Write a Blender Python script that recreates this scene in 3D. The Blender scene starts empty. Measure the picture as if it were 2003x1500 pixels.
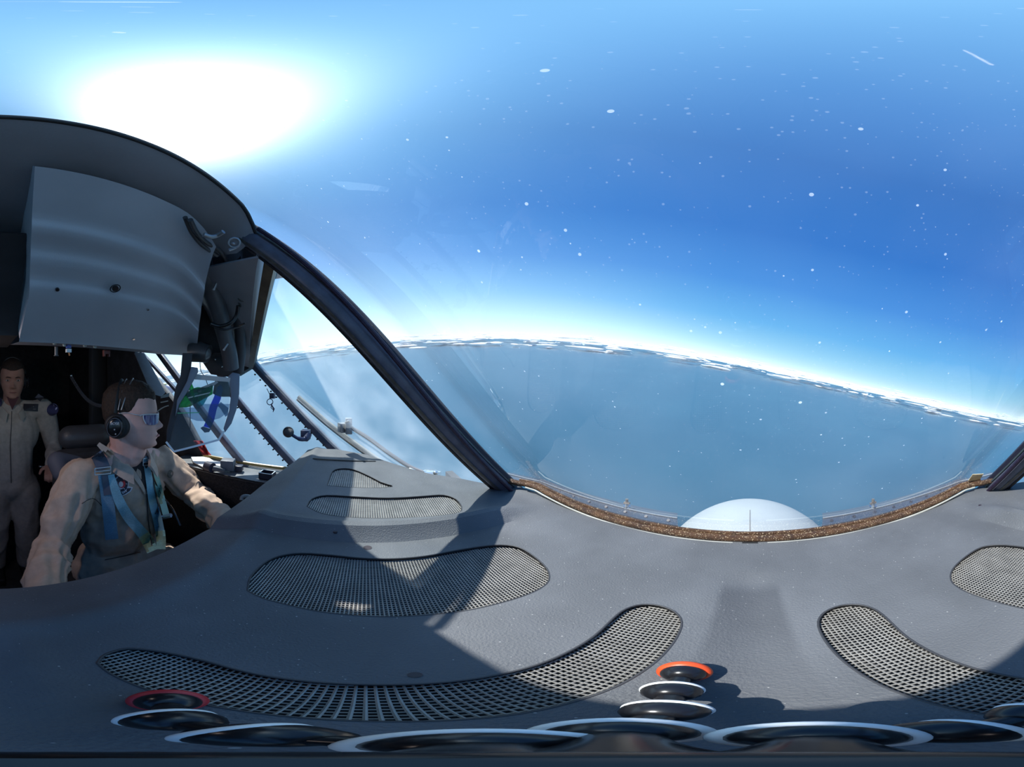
import bpy, bmesh, math, random
from mathutils import Vector, Matrix, noise
from mathutils.geometry import tessellate_polygon
from math import sin, cos, tan, radians as R, pi, sqrt, exp, atan2
random.seed(7)
CZ = 1.55                      # height of the lens above the cockpit floor
SC = bpy.context.scene
COL = SC.collection
UP = Vector((.1908, -.0958, .9769))      # true up: the aircraft is banked a little
SUN = Vector((-.3403, -.3500, .8727)).normalized()

# ---------------------------------------------------------------- directions
def D(px, py):
    h = R((px-1467)*.12); l = R((750-py)*.12)
    return Vector((cos(l)*sin(h), cos(l)*cos(h), sin(l)))
def onz(px, py, z): d = D(px, py); return d*(z/d.z)
def onx(px, py, x): d = D(px, py); return d*(x/d.x)
def ony(px, py, y): d = D(px, py); return d*(y/d.y)
def at(px, py, r): return D(px, py)*r
V = Vector

# ---------------------------------------------------------------- materials
MATS = {}
def mat(name, col, rough=.6, metal=0, var=.0, vscale=30, bump=0, bscale=200, col2=None, spec=.5, speck=None, emis=None, coat=0, alpha=1, trans=0):
    if name in MATS: return MATS[name]
    m = bpy.data.materials.new(name); m.use_nodes = True
    nt = m.node_tree; b = nt.nodes['Principled BSDF']; L = nt.links.new
    b.inputs['Base Color'].default_value = (*col, 1)
    b.inputs['Roughness'].default_value = rough
    b.inputs['Metallic'].default_value = metal
    b.inputs['Specular IOR Level'].default_value = spec
    b.inputs['Coat Weight'].default_value = coat
    b.inputs['Alpha'].default_value = alpha
    b.inputs['Transmission Weight'].default_value = trans
    if emis:
        b.inputs['Emission Color'].default_value = (*emis[:3], 1); b.inputs['Emission Strength'].default_value = emis[3]
    tc = nt.nodes.new('ShaderNodeTexCoord')
    out = None
    if var or col2:
        n = nt.nodes.new('ShaderNodeTexNoise'); n.inputs['Scale'].default_value = vscale; n.inputs['Detail'].default_value = 6
        L(tc.outputs['Object'], n.inputs['Vector'])
        r = nt.nodes.new('ShaderNodeValToRGB'); r.color_ramp.elements[0].position = .35; r.color_ramp.elements[1].position = .68
        c2 = col2 if col2 else tuple(c*(1+var) for c in col)
        c1 = col if col2 else tuple(c*(1-var) for c in col)
        r.color_ramp.elements[0].color = (*c1, 1); r.color_ramp.elements[1].color = (*c2, 1)
        L(n.outputs['Fac'], r.inputs['Fac']); out = r.outputs['Color']
    if speck:   # (scale, threshold, colour)
        v = nt.nodes.new('ShaderNodeTexVoronoi'); v.inputs['Scale'].default_value = speck[0]
        L(tc.outputs['Object'], v.inputs['Vector'])
        sep = nt.nodes.new('ShaderNodeSeparateColor'); L(v.outputs['Color'], sep.inputs[0])
        mul = nt.nodes.new('ShaderNodeMath'); mul.operation = 'POWER'; L(sep.outputs[0], mul.inputs[0]); mul.inputs[1].default_value = 6
        mm = nt.nodes.new('ShaderNodeMath'); mm.operation = 'MULTIPLY'; L(mul.outputs[0], mm.inputs[0]); mm.inputs[1].default_value = speck[1]
        lt = nt.nodes.new('ShaderNodeMath'); lt.operation = 'LESS_THAN'; L(v.outputs['Distance'], lt.inputs[0]); L(mm.outputs[0], lt.inputs[1])
        mx = nt.nodes.new('ShaderNodeMix'); mx.data_type = 'RGBA'
        L(lt.outputs[0], mx.inputs['Factor'])
        if out: L(out, mx.inputs['A'])
        else: mx.inputs['A'].default_value = (*col, 1)
        mx.inputs['B'].default_value = (*speck[2], 1); out = mx.outputs['Result']
    if out: L(out, b.inputs['Base Color'])
    if bump:
        n = nt.nodes.new('ShaderNodeTexNoise'); n.inputs['Scale'].default_value = bscale; n.inputs['Detail'].default_value = 4
        L(tc.outputs['Object'], n.inputs['Vector'])
        bp = nt.nodes.new('ShaderNodeBump'); bp.inputs['Strength'].default_value = bump; bp.inputs['Distance'].default_value = .002
        L(n.outputs['Fac'], bp.inputs['Height']); L(bp.outputs['Normal'], b.inputs['Normal'])
    MATS[name] = m
    return m

def glassmat(name, tint=(.97, .98, .985), film=.03, specks=.0, gloss=1.0):
    if name in MATS: return MATS[name]
    m = bpy.data.materials.new(name); m.use_nodes = True
    nt = m.node_tree; nt.nodes.remove(nt.nodes['Principled BSDF']); L = nt.links.new
    N = nt.nodes.new
    out = nt.nodes['Material Output']
    tr = N('ShaderNodeBsdfTransparent'); tr.inputs[0].default_value = (*tint, 1)
    gl = N('ShaderNodeBsdfGlossy'); gl.inputs['Roughness'].default_value = .02
    fr = N('ShaderNodeFresnel'); fr.inputs[0].default_value = 1.45
    ge = N('ShaderNodeNewGeometry')
    s = N('ShaderNodeMath'); s.operation = 'SUBTRACT'; s.inputs[0].default_value = 1; L(ge.outputs['Backfacing'], s.inputs[1])
    mu = N('ShaderNodeMath'); mu.operation = 'MULTIPLY'; L(fr.outputs[0], mu.inputs[0]); L(s.outputs[0], mu.inputs[1])
    mu2 = N('ShaderNodeMath'); mu2.operation = 'MULTIPLY'; L(mu.outputs[0], mu2.inputs[0]); mu2.inputs[1].default_value = gloss
    mx = N('ShaderNodeMixShader'); L(mu2.outputs[0], mx.inputs[0]); L(tr.outputs[0], mx.inputs[1]); L(gl.outputs[0], mx.inputs[2])
    # dust film and specks catch the sun
    tl = N('ShaderNodeBsdfTranslucent'); tl.inputs[0].default_value = (.9, .93, .95, 1)
    tc = N('ShaderNodeTexCoord')
    n = N('ShaderNodeTexNoise'); n.inputs['Scale'].default_value = 7; n.inputs['Detail'].default_value = 5; L(tc.outputs['Object'], n.inputs['Vector'])
    pw = N('ShaderNodeMath'); pw.operation = 'POWER'; L(n.outputs['Fac'], pw.inputs[0]); pw.inputs[1].default_value = 2
    fm = N('ShaderNodeMath'); fm.operation = 'MULTIPLY'; L(pw.outputs[0], fm.inputs[0]); fm.inputs[1].default_value = film*4
    fac = fm.outputs[0]
    if specks:
        for sc_, th, pwr, st in ((60, .085, 14, .8), (150, .14, 9, .5), (420, .22, 5, .14)):
            v = N('ShaderNodeTexVoronoi'); v.inputs['Scale'].default_value = sc_; L(tc.outputs['Object'], v.inputs['Vector'])
            sep = N('ShaderNodeSeparateColor'); L(v.outputs['Color'], sep.inputs[0])
            p = N('ShaderNodeMath'); p.operation = 'POWER'; L(sep.outputs[0], p.inputs[0]); p.inputs[1].default_value = pwr
            q = N('ShaderNodeMath'); q.operation = 'MULTIPLY'; L(p.outputs[0], q.inputs[0]); q.inputs[1].default_value = th*specks
            lt = N('ShaderNodeMath'); lt.operation = 'LESS_THAN'; L(v.outputs['Distance'], lt.inputs[0]); L(q.outputs[0], lt.inputs[1])
            a = N('ShaderNodeMath'); a.operation = 'MULTIPLY_ADD'; L(lt.outputs[0], a.inputs[0]); a.inputs[1].default_value = st; L(fac, a.inputs[2])
            fac = a.outputs[0]
    cl = N('ShaderNodeClamp'); L(fac, cl.inputs[0])
    m2 = N('ShaderNodeMixShader'); L(cl.outputs[0], m2.inputs[0]); L(mx.outputs[0], m2.inputs[1]); L(tl.outputs[0], m2.inputs[2])
    L(m2.outputs[0], out.inputs[0])
    MATS[name] = m
    return m

# ---------------------------------------------------------------- mesh builder
def perp(d):
    d = d.normalized()
    a = V((0, 0, 1)) if abs(d.z) < .9 else V((1, 0, 0))
    u = d.cross(a).normalized(); return u, d.cross(u).normalized()
def catmull(pts, n=8):
    pts = [V(p) for p in pts]
    if len(pts) < 3: return [pts[0].lerp(pts[-1], i/n) for i in range(n+1)]
    out = []
    for i in range(len(pts)-1):
        p0 = pts[max(i-1, 0)]; p1 = pts[i]; p2 = pts[i+1]; p3 = pts[min(i+2, len(pts)-1)]
        for k in range(n):
            t = k/n
            out.append(.5*((2*p1)+(p2-p0)*t+(2*p0-5*p1+4*p2-p3)*t*t+(3*p1-p0-3*p2+p3)*t**3))
    out.append(pts[-1]); return out

class MB:
    def __init__(s): s.v = []; s.f = []; s.mi = []; s.m = 0
    def add(s, vs, fs):
        b = len(s.v); s.v += [V(v) for v in vs]
        for f in fs: s.f.append([i+b for i in f]); s.mi.append(s.m)
        return s
    def box(s, c, size, rot=None):
        c = V(c); M = rot if rot else Matrix.Identity(3)
        vs = [c + M @ V((x*size[0]/2, y*size[1]/2, z*size[2]/2)) for z in (-1, 1) for y in (-1, 1) for x in (-1, 1)]
        return s.add(vs, [(0, 2, 3, 1), (4, 5, 7, 6), (0, 1, 5, 4), (2, 6, 7, 3), (0, 4, 6, 2), (1, 3, 7, 5)])
    def bar(s, a, b, w, h, up=None):     # rectangular bar a->b
        a = V(a); b = V(b); d = (b-a).normalized()
        if up is None: u, n = perp(d)
        else: u = d.cross(V(up)).normalized(); n = u.cross(d).normalized()
        vs = [p + u*sx*w/2 + n*sy*h/2 for p in (a, b) for sx, sy in ((-1, -1), (1, -1), (1, 1), (-1, 1))]
        return s.add(vs, [(3, 2, 1, 0), (4, 5, 6, 7), (0, 1, 5, 4), (1, 2, 6, 5), (2, 3, 7, 6), (3, 0, 4, 7)])
    def tube(s, pts, r, seg=12, cap=True, flat=1.0, up=None):
        pts = [V(p) for p in pts]; n = len(pts)
        rs = r if isinstance(r, (list, tuple)) else [r]*n
        u = None; vs = []; fs = []
        for i, p in enumerate(pts):
            d = (pts[min(i+1, n-1)]-pts[max(i-1, 0)]).normalized()
            if u is None: u = d.cross(V(up)).normalized() if up else perp(d)[0]
            else: u = (u - d*u.dot(d)).normalized()
            w = d.cross(u)
            for k in range(seg):
                a = 2*pi*k/seg; vs.append(p + (u*cos(a) + w*sin(a)*flat)*rs[i])
        for i in range(n-1):
            for k in range(seg): fs.append((i*seg+k, i*seg+(k+1) % seg, (i+1)*seg+(k+1) % seg, (i+1)*seg+k))
        if cap: fs.append(tuple(range(seg))[::-1]); fs.append(tuple((n-1)*seg+k for k in range(seg)))
        return s.add(vs, fs)
    def cap(s, a, ra, b, rb, seg=16):    # capsule with hemispherical ends
        a = V(a); b = V(b); d = (b-a); l = d.length; d.normalize()
        pts = []; rs = []
        for k in range(5): t = pi/2*(1-k/5); pts.append(a - d*ra*sin(t)); rs.append(max(ra*cos(t), ra*.02))
        for k in range(9): t = k/8; pts.append(a.lerp(b, t)); rs.append(ra+(rb-ra)*t)
        for k in range(1, 6): t = pi/2*k/5; pts.append(b + d*rb*sin(t)); rs.append(max(rb*cos(t), rb*.02))
        return s.tube(pts, rs, seg)
    def ell(s, c, r, rot=None, nu=20, nv=14):
        c = V(c); M = rot if rot else Matrix.Identity(3); vs = []; fs = []
        vs.append(c + M @ V((0, 0, -r[2])))
        for j in range(1, nv):
            t = -pi/2 + pi*j/nv
            for i in range(nu):
                a = 2*pi*i/nu; vs.append(c + M @ V((r[0]*cos(t)*cos(a), r[1]*cos(t)*sin(a), r[2]*sin(t))))
        vs.append(c + M @ V((0, 0, r[2])))
        for i in range(nu): fs.append((0, 1+(i+1) % nu, 1+i))
        for j in range(nv-2):
            for i in range(nu):
                a = 1+j*nu+i; b = 1+j*nu+(i+1) % nu; fs.append((a, b, b+nu, a+nu))
        e = len(vs)-1; o = 1+(nv-2)*nu
        for i in range(nu): fs.append((e, o+i, o+(i+1) % nu))
        return s.add(vs, fs)
    def torus(s, c, R_, r, axis=(0, 0, 1), nu=28, nv=10, sq=1.0):
        c = V(c); ax = V(axis).normalized(); u, w = perp(ax); vs = []; fs = []
        for i in range(nu):
            a = 2*pi*i/nu; e = u*cos(a)+w*sin(a)
            for j in range(nv):
                b = 2*pi*j/nv; vs.append(c + e*(R_+r*cos(b)) + ax*r*sin(b)*sq)
        for i in range(nu):
            for j in range(nv):
                fs.append((i*nv+j, ((i+1) % nu)*nv+j, ((i+1) % nu)*nv+(j+1) % nv, i*nv+(j+1) % nv))
        return s.add(vs, fs)
    def disc(s, c, r, axis, h, seg=24):
        c = V(c); ax = V(axis).normalized()
        return s.tube([c-ax*h/2, c+ax*h/2], r, seg)
    def loft(s, rows, closed=False):
        n = len(rows[0]); vs = [p for r in rows for p in r]; fs = []
        for i in range(len(rows)-1):
            for k in range(n if closed else n-1):
                fs.append((i*n+k, i*n+(k+1) % n, (i+1)*n+(k+1) % n, (i+1)*n+k))
        return s.add(vs, fs)
    def slab(s, poly, off):              # polygon given thickness by vector off (concave ok)
        tri = [list(t) for t in tessellate_polygon([[V(p) for p in poly]])]
        n = len(poly); vv = [V(p) for p in poly] + [V(p)+V(off) for p in poly]
        fs = [tuple(t) for t in tri] + [tuple(i+n for i in t[::-1]) for t in tri]
        fs += [(k, k+n, (k+1) % n+n, (k+1) % n) for k in range(n)]
        return s.add(vv, fs)
    def mirror(s):
        n = len(s.v); s.v += [V((-v.x, v.y, v.z)) for v in s.v]
        s.f += [[i+n for i in f[::-1]] for f in s.f]; s.mi += list(s.mi); return s
    def build(s, name, m, parent=None, smooth=True, bevel=0, thick=0, sub=0, remesh=0, wob=None, smit=0, uneven=0, fix=True, origin=None, ang=40):
        me = bpy.data.meshes.new(name)
        vs = [v + V((0, 0, CZ)) for v in s.v]
        if parent is not None: o0 = V(parent['_w'])
        elif origin is not None: o0 = V(origin) + V((0, 0, CZ))
        else:
            o0 = V(((min(v.x for v in vs)+max(v.x for v in vs))/2, (min(v.y for v in vs)+max(v.y for v in vs))/2, min(v.z for v in vs)))
        me.from_pydata([v-o0 for v in vs], [], s.f); me.update()
        ms = m if isinstance(m, (list, tuple)) else [m]
        for x in ms: me.materials.append(x)
        for p, i in zip(me.polygons, s.mi): p.material_index = min(i, len(ms)-1)
        o = bpy.data.objects.new(name, me); COL.objects.link(o)
        if fix:
            bm = bmesh.new(); bm.from_mesh(me); bmesh.ops.remove_doubles(bm, verts=bm.verts, dist=1e-6)
            bmesh.ops.recalc_face_normals(bm, faces=bm.faces); bm.to_mesh(me); bm.free()
        if thick: md = o.modifiers.new('t', 'SOLIDIFY'); md.thickness = thick; md.offset = 0
        if remesh: md = o.modifiers.new('r', 'REMESH'); md.mode = 'VOXEL'; md.voxel_size = remesh; md.use_smooth_shade = True
        if smit: md = o.modifiers.new('s', 'SMOOTH'); md.iterations = smit; md.factor = .5
        if bevel: md = o.modifiers.new('b', 'BEVEL'); md.width = bevel; md.segments = 2; md.limit_method = 'ANGLE'
        if sub: md = o.modifiers.new('u', 'SUBSURF'); md.levels = sub; md.render_levels = sub
        if o.modifiers:
            dg = bpy.context.evaluated_depsgraph_get(); dg.update()
            nm = bpy.data.meshes.new_from_object(o.evaluated_get(dg)); o.modifiers.clear(); o.data = nm; nm.name = name
            for x in ms:
                if x.name not in [q.name for q in nm.materials if q]: nm.materials.append(x)
        me = o.data
        if wob:                          # cloth wrinkles: function of the world point -> displacement along the normal
            ns = [v.normal.copy() for v in me.vertices]
            for v, nn in zip(me.vertices, ns): v.co += nn*wob(v.co + o0 - V((0, 0, CZ)), nn)
        if smooth:
            me.shade_smooth()
            if not remesh:
                me.set_sharp_from_angle(angle=R(ang))
        else: me.shade_flat()
        if parent is not None: o.parent = parent; o.location = (0, 0, 0)
        else: o.location = o0
        if parent is not None: o['_w'] = list(o0)   # sub-parts share the root's frame
        else: o['_w'] = list(o0)
        return o

def thing(name, label, cat, loc, group=None):
    o = bpy.data.objects.new(name, None); COL.objects.link(o); o.empty_display_size = .05
    o.location = V(loc)+V((0, 0, CZ)); o['_w'] = list(o.location)
    o['label'] = label; o['category'] = cat
    if group: o['group'] = group
    return o
def tag(o, label, cat, group=None, kind=None):
    o['label'] = label; o['category'] = cat
    if group: o['group'] = group
    if kind: o['kind'] = kind
    return o
def struct(o, label=None):
    o['kind'] = 'structure'
    if label: o['label'] = label
    return o
def rotz(a): return Matrix.Rotation(R(a), 3, 'Z')

# palette ---------------------------------------------------------------
dashm = mat('charcoal_vinyl', (.115, .120, .128), .62, var=.16, vscale=9, bump=.5, bscale=500, speck=(300, .20, (.32, .32, .31)), spec=.35)
ductm = mat('duct_black', (.012, .012, .013), .8)
wirem = mat('grille_wire', (.34, .325, .30), .45, metal=.3, var=.15, vscale=60)
darkm = mat('cockpit_black', (.035, .034, .038), .75, var=.3, vscale=20)
linerm = mat('roof_liner_grey', (.26, .26, .29), .55, var=.12, vscale=7, bump=.25, bscale=300)
panelm = mat('panel_grey', (.42, .44, .50), .5, var=.08, vscale=5, bump=.1, bscale=400)
postm = mat('post_rubber', (.12, .125, .165), .34, var=.2, vscale=30, bump=.2, bscale=300)
postg = mat('post_edge_trim', (.10, .13, .13), .35, var=.2, vscale=40)
quilt = mat('dark_fibre_lining', (.014, .012, .013), .95, var=.5, vscale=150, speck=(200, .35, (.05, .035, .03)))
sealm = mat('brown_sealant', (.05, .022, .010), .35, col2=(.12, .055, .02), vscale=60, bump=1.0, bscale=900, speck=(900, .65, (.75, .6, .38)))
beadm = mat('pale_bead', (.42, .42, .38), .45, var=.1)
yellowm = mat('brass_yellow_seal', (.30, .22, .07), .4, var=.25, vscale=40)
brownm = mat('brown_frame_trim', (.11, .08, .05), .5, var=.25, vscale=30)
white = mat('white_paint', (.75, .76, .76), .45, var=.05)
greym = mat('grey_metal', (.28, .29, .31), .38, metal=.6, var=.12)
chrome = mat('bright_metal', (.75, .74, .72), .18, metal=1)
blackp = mat('black_plastic', (.012, .012, .014), .25)
blackm = mat('black_matte', (.015, .015, .016), .6)
tanm = mat('tan_flight_cloth', (.56, .41, .31), .85, var=.10, vscale=40, bump=.6, bscale=700, spec=.2)
tan2 = mat('pale_flight_cloth', (.46, .39, .33), .85, var=.10, vscale=40, bump=.6, bscale=700, spec=.2)
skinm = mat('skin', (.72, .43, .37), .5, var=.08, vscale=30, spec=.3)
skin2 = mat('skin_dark', (.42, .22, .16), .5, var=.08, vscale=30, spec=.3)  # darker skin tone of the standing crew member
hairm = mat('dark_brown_hair', (.035, .019, .012), .7, var=.5, vscale=160, bump=1, bscale=500)

# ================================================================ SKY, SEA
def make_world():
    w = bpy.data.worlds.new('sky'); SC.world = w; w.use_nodes = True
    nt = w.node_tree; N = nt.nodes.new; L = nt.links.new
    bg = nt.nodes['Background']
    tc = N('ShaderNodeTexCoord')
    def dot(vec):
        d = N('ShaderNodeVectorMath'); d.operation = 'DOT_PRODUCT'; L(tc.outputs['Generated'], d.inputs[0]); d.inputs[1].default_value = vec
        return d.outputs['Value']
    def M(op, a, b=None, c=None):
        m = N('ShaderNodeMath'); m.operation = op
        for i, x in enumerate((a, b, c)):
            if x is None: continue
            if isinstance(x, (int, float)): m.inputs[i].default_value = x
            else: L(x, m.inputs[i])
        return m.outputs[0]
    e = M('ARCSINE', dot(UP)); el = M('MULTIPLY', e, 180/pi)           # elevation above the true horizon
    ramp = N('ShaderNodeValToRGB'); cr = ramp.color_ramp
    stops = [(-2, (.48, .78, .97)), (3, (.32, .72, 1.0)), (9, (.14, .50, .95)), (18, (.055, .29, .80)), (30, (.016, .175, .63)),
             (48, (.013, .145, .54)), (65, (.038, .21, .64)), (90, (.10, .34, .78))]
    f = lambda d: (d+5)/95
    GL = D(405, 205)
    cr.elements[0].position = f(stops[0][0]); cr.elements[0].color = (*stops[0][1], 1)
    cr.elements[1].position = f(90); cr.elements[1].color = (*stops[-1][1], 1)
    for d, c in stops[1:-1]:
        x = cr.elements.new(f(d)); x.color = (*c, 1)
    L(M('DIVIDE', M('ADD', el, 5.0), 95.0), ramp.inputs[0])
    # white haze along the horizon, deeper on the sun's side
    sh = (SUN - UP*SUN.dot(UP)).normalized()
    az = M('DIVIDE', dot(sh), M('MAXIMUM', M('COSINE', e), .05))
    k = M('ADD', M('MULTIPLY', M('POWER', M('MULTIPLY', M('ADD', az, 1.0), .5), 2.2), 11.0), 1.6)
    hz = M('EXPONENT', M('MULTIPLY', M('DIVIDE', M('MAXIMUM', M('ADD', el, 1.0), 0.0), k), -1.0))
    th = M('MULTIPLY', M('ARCCOSINE', M('MINIMUM', dot(SUN), 1.0)), 180/pi)   # angle from the sun
    def gauss(s): q = M('DIVIDE', th, s); return M('EXPONENT', M('MULTIPLY', M('MULTIPLY', q, q), -1.0))
    g1 = M('MULTIPLY', gauss(8.5), 2.6)
    th = M('MULTIPLY', M('ARCCOSINE', M('MINIMUM', dot(GL), 1.0)), 180/pi)     # glare bloom beside the sun
    g1 = M('ADD', g1, M('MULTIPLY', gauss(10.5), 1.5))
    g2 = M('MULTIPLY', gauss(24.0), .30)
    g3 = M('MULTIPLY', M('EXPONENT', M('DIVIDE', th, -23.0)), .74)
    def scale(fac, col):
        v = N('ShaderNodeVectorMath'); v.operation = 'SCALE'; v.inputs[0].default_value = col; L(fac, v.inputs['Scale']); return v.outputs[0]
    def add(a, b):
        v = N('ShaderNodeVectorMath'); v.operation = 'ADD'; L(a, v.inputs[0]); L(b, v.inputs[1]); return v.outputs[0]
    tot = add(ramp.outputs[0], scale(hz, (.75, .72, .62)))
    tot = add(tot, scale(g1, (1, 1, 1)))
    tot = add(tot, scale(g2, (.6, .95, 1)))
    tot = add(tot, scale(g3, (.40, .86, .95)))
    L(tot, bg.inputs['Color']); bg.inputs['Strength'].default_value = 1.0
make_world()
sd = bpy.data.lights.new('sun', 'SUN'); sd.energy = 8.5; sd.angle = R(.6); sd.color = (1, .975, .93)
so = bpy.data.objects.new('sun', sd); COL.objects.link(so)
so.rotation_euler = SUN.to_track_quat('Z', 'Y').to_euler(); so.location = SUN*20

# sea: a disc far below, square to true up
ua, ub = perp(UP)
SEAH = 3200.0; SEAR = SEAH/tan(R(1.75))
sea = MB(); rows = []
for rr in (0.001, 2000, 6000, 15000, 30000, 60000, SEAR):
    rows.append([(-UP*SEAH + (ua*cos(a)+ub*sin(a))*rr) for a in [2*pi*i/96 for i in range(96)]])
sea.loft(rows, True)
sm = bpy.data.materials.new('sea_water'); sm.use_nodes = True
nt = sm.node_tree; b = nt.nodes['Principled BSDF']; b.inputs['Base Color'].default_value = (.028, .125, .24, 1)
b.inputs['Roughness'].default_value = .32; b.inputs['IOR'].default_value = 1.33
tc = nt.nodes.new('ShaderNodeTexCoord'); nz = nt.nodes.new('ShaderNodeTexNoise'); nz.inputs['Scale'].default_value = .00022; nz.inputs['Detail'].default_value = 8
nt.links.new(tc.outputs['Object'], nz.inputs['Vector'])
rp = nt.nodes.new('ShaderNodeValToRGB'); rp.color_ramp.elements[0].color = (.026, .082, .132, 1); rp.color_ramp.elements[1].color = (.038, .112, .165, 1)
nt.links.new(nz.outputs['Fac'], rp.inputs[0]); nt.links.new(rp.outputs[0], b.inputs['Base Color'])
so_ = sea.build('sea', sm, smooth=False, origin=(0, 0, -SEAH)); struct(so_, 'wide blue sea far below reaching the horizon')
# low bank of cloud along the horizon
cl = MB()
for i in range(900):
    a = random.uniform(0, 2*pi); rr = random.uniform(50000, 92000); hh = random.gauss(800, 480)
    if random.random() < .35: hh = random.gauss(2300, 350); rr = random.uniform(60000, 88000)
    ln = random.uniform(400, 3600)
    rad = ua*cos(a)+ub*sin(a); tg = UP.cross(rad)
    c = -UP*(SEAH-max(hh, 150)) + rad*rr
    Mx = Matrix((tg, rad, UP)).transposed()
    for j in range(3):
        cc = c + tg*random.uniform(-ln, ln)*.8 + UP*random.uniform(-60, 60)
        cl.ell(cc, (ln*random.uniform(.3, .9), 1800, random.uniform(30, 120)), Mx, 10, 6)
cm = bpy.data.materials.new('cloud_white'); cm.use_nodes = True; nt = cm.node_tree; nt.nodes.remove(nt.nodes['Principled BSDF'])
a_ = nt.nodes.new('ShaderNodeBsdfDiffuse'); a_.inputs[0].default_value = (.95, .96, .97, 1); b_ = nt.nodes.new('ShaderNodeBsdfTranslucent'); b_.inputs[0].default_value = (.95, .96, .97, 1)
c_ = nt.nodes.new('ShaderNodeMixShader'); c_.inputs[0].default_value = .5; d_ = nt.nodes.new('ShaderNodeBsdfTransparent'); e_ = nt.nodes.new('ShaderNodeMixShader'); e_.inputs[0].default_value = .45
nt.links.new(a_.outputs[0], c_.inputs[1]); nt.links.new(b_.outputs[0], c_.inputs[2]); nt.links.new(c_.outputs[0], e_.inputs[1]); nt.links.new(d_.outputs[0], e_.inputs[2]); nt.links.new(e_.outputs[0], nt.nodes['Material Output'].inputs[0])
tag(cl.build('cloud_bank', cm, origin=(0, 60000, 0)), 'long bank of thin white cloud lying along the far horizon', 'clouds', kind='stuff')

# ================================================================ WINDSHIELD
Bp = V((-.468, .33, -.285)); Tp = V((-.39, -.19, .288))
def hdr_z(x):                       # lower edge of the roof header
    ax = abs(x)
    return .357 - .018*min(1, ax/.33)**2 - (.051*((ax-.33)/.06)**1.6 if ax > .33 else 0)
XS = [-.39+.78*i/40 for i in range(41)]
# centre pane: ruled between base and header, curved at the bottom corners
def base_pt(x): ax = abs(x); return V((x*1.2, .342 - (.035*max(0, (ax-.33)/.06)**1.5), -.243 + .012*max(0, min(1, (ax-.16)/.18))**2))
rin = []; rout = []
nrm = V((0, .67, .74))
for x in XS:
    a = base_pt(x); c = V((x, -.195, hdr_z(x)+.004)); rin.append([a.lerp(c, k/14)+nrm*.004 for k in range(15)])
rout = [[p+nrm*.012 for p in r] for r in rin]
g = MB(); nx = len(rin); ny = 15
g.loft(rin); g.loft([r for r in rout])
w1 = thing('window_1', 'large centre windshield pane arching over the black dash', 'window', (0, .07, .05))
del w1['category']; struct(w1)
pane = g.build('glass_pane', glassmat('windshield_glass', film=.022, specks=1.0), w1, ang=80)
# orient the two skins away from each other
me = pane.data
bm = bmesh.new(); bm.from_mesh(me)
for f in bm.faces:
    outer = False
    c = f.calc_center_median()
    f.tag = False
bm.free()
def orient(o, sides):   # sides: function(face centre)->wanted normal
    bm = bmesh.new(); bm.from_mesh(o.data)
    for f in bm.faces:
        if f.normal.dot(sides(f)) < 0: f.normal_flip()
    bm.to_mesh(o.data); bm.free()
nface = (nx-1)*(ny-1)
orient(pane, lambda f: -nrm if f.index < nface else nrm)
# seal and bead along the base
base = [base_pt(x)+V((0, -.006, -.004)) for x in XS]
sl = MB(); sl.tube(catmull([V((-.478, .27, -.22))]+base[1:-1]+[V((.478, .27, -.22))], 2), .0075, 10, flat=.85)
sl.tube([p+V((0, .006, .006)) for p in base[1:-1]], .0035, 8)
sl.build('brown_seal', sealm, w1, ang=80)
bd = MB()
bl = [p+V((0, -.0085, -.0045)) for p in base[2:-2]]
bd.tube([p for p in bl if p.x < -.011], .0019, 8); bd.tube([p for p in bl if p.x > .011], .0019, 8)
bd.build('pale_bead', beadm, w1, ang=80)
bk = MB(); bk.bar((-.0105, .3275, -.2515), (.0105, .3275, -.2515), .004, .004, (0, 0, 1)); bk.build('bead_gap', blackm, w1)
# seal up the header edge
hd = MB(); hd.tube([V((x, -.186, hdr_z(x)+.002)) for x in XS], .004, 8); hd.build('header_seal', blackm, w1)
sp = MB()
for s in (-1, 1):
    sp.tube([V((s*(abs(Bp.x)-.024), .315, -.27)).lerp(V((s*(abs(Tp.x)-.022), -.175, .30)), k/10) for k in range(11)], .0045, 8)
sp.build('side_seal', mat('speckled_dark_seal', (.03, .014, .04), .4, var=.4, vscale=300, bump=.8, bscale=900), w1)

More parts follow.
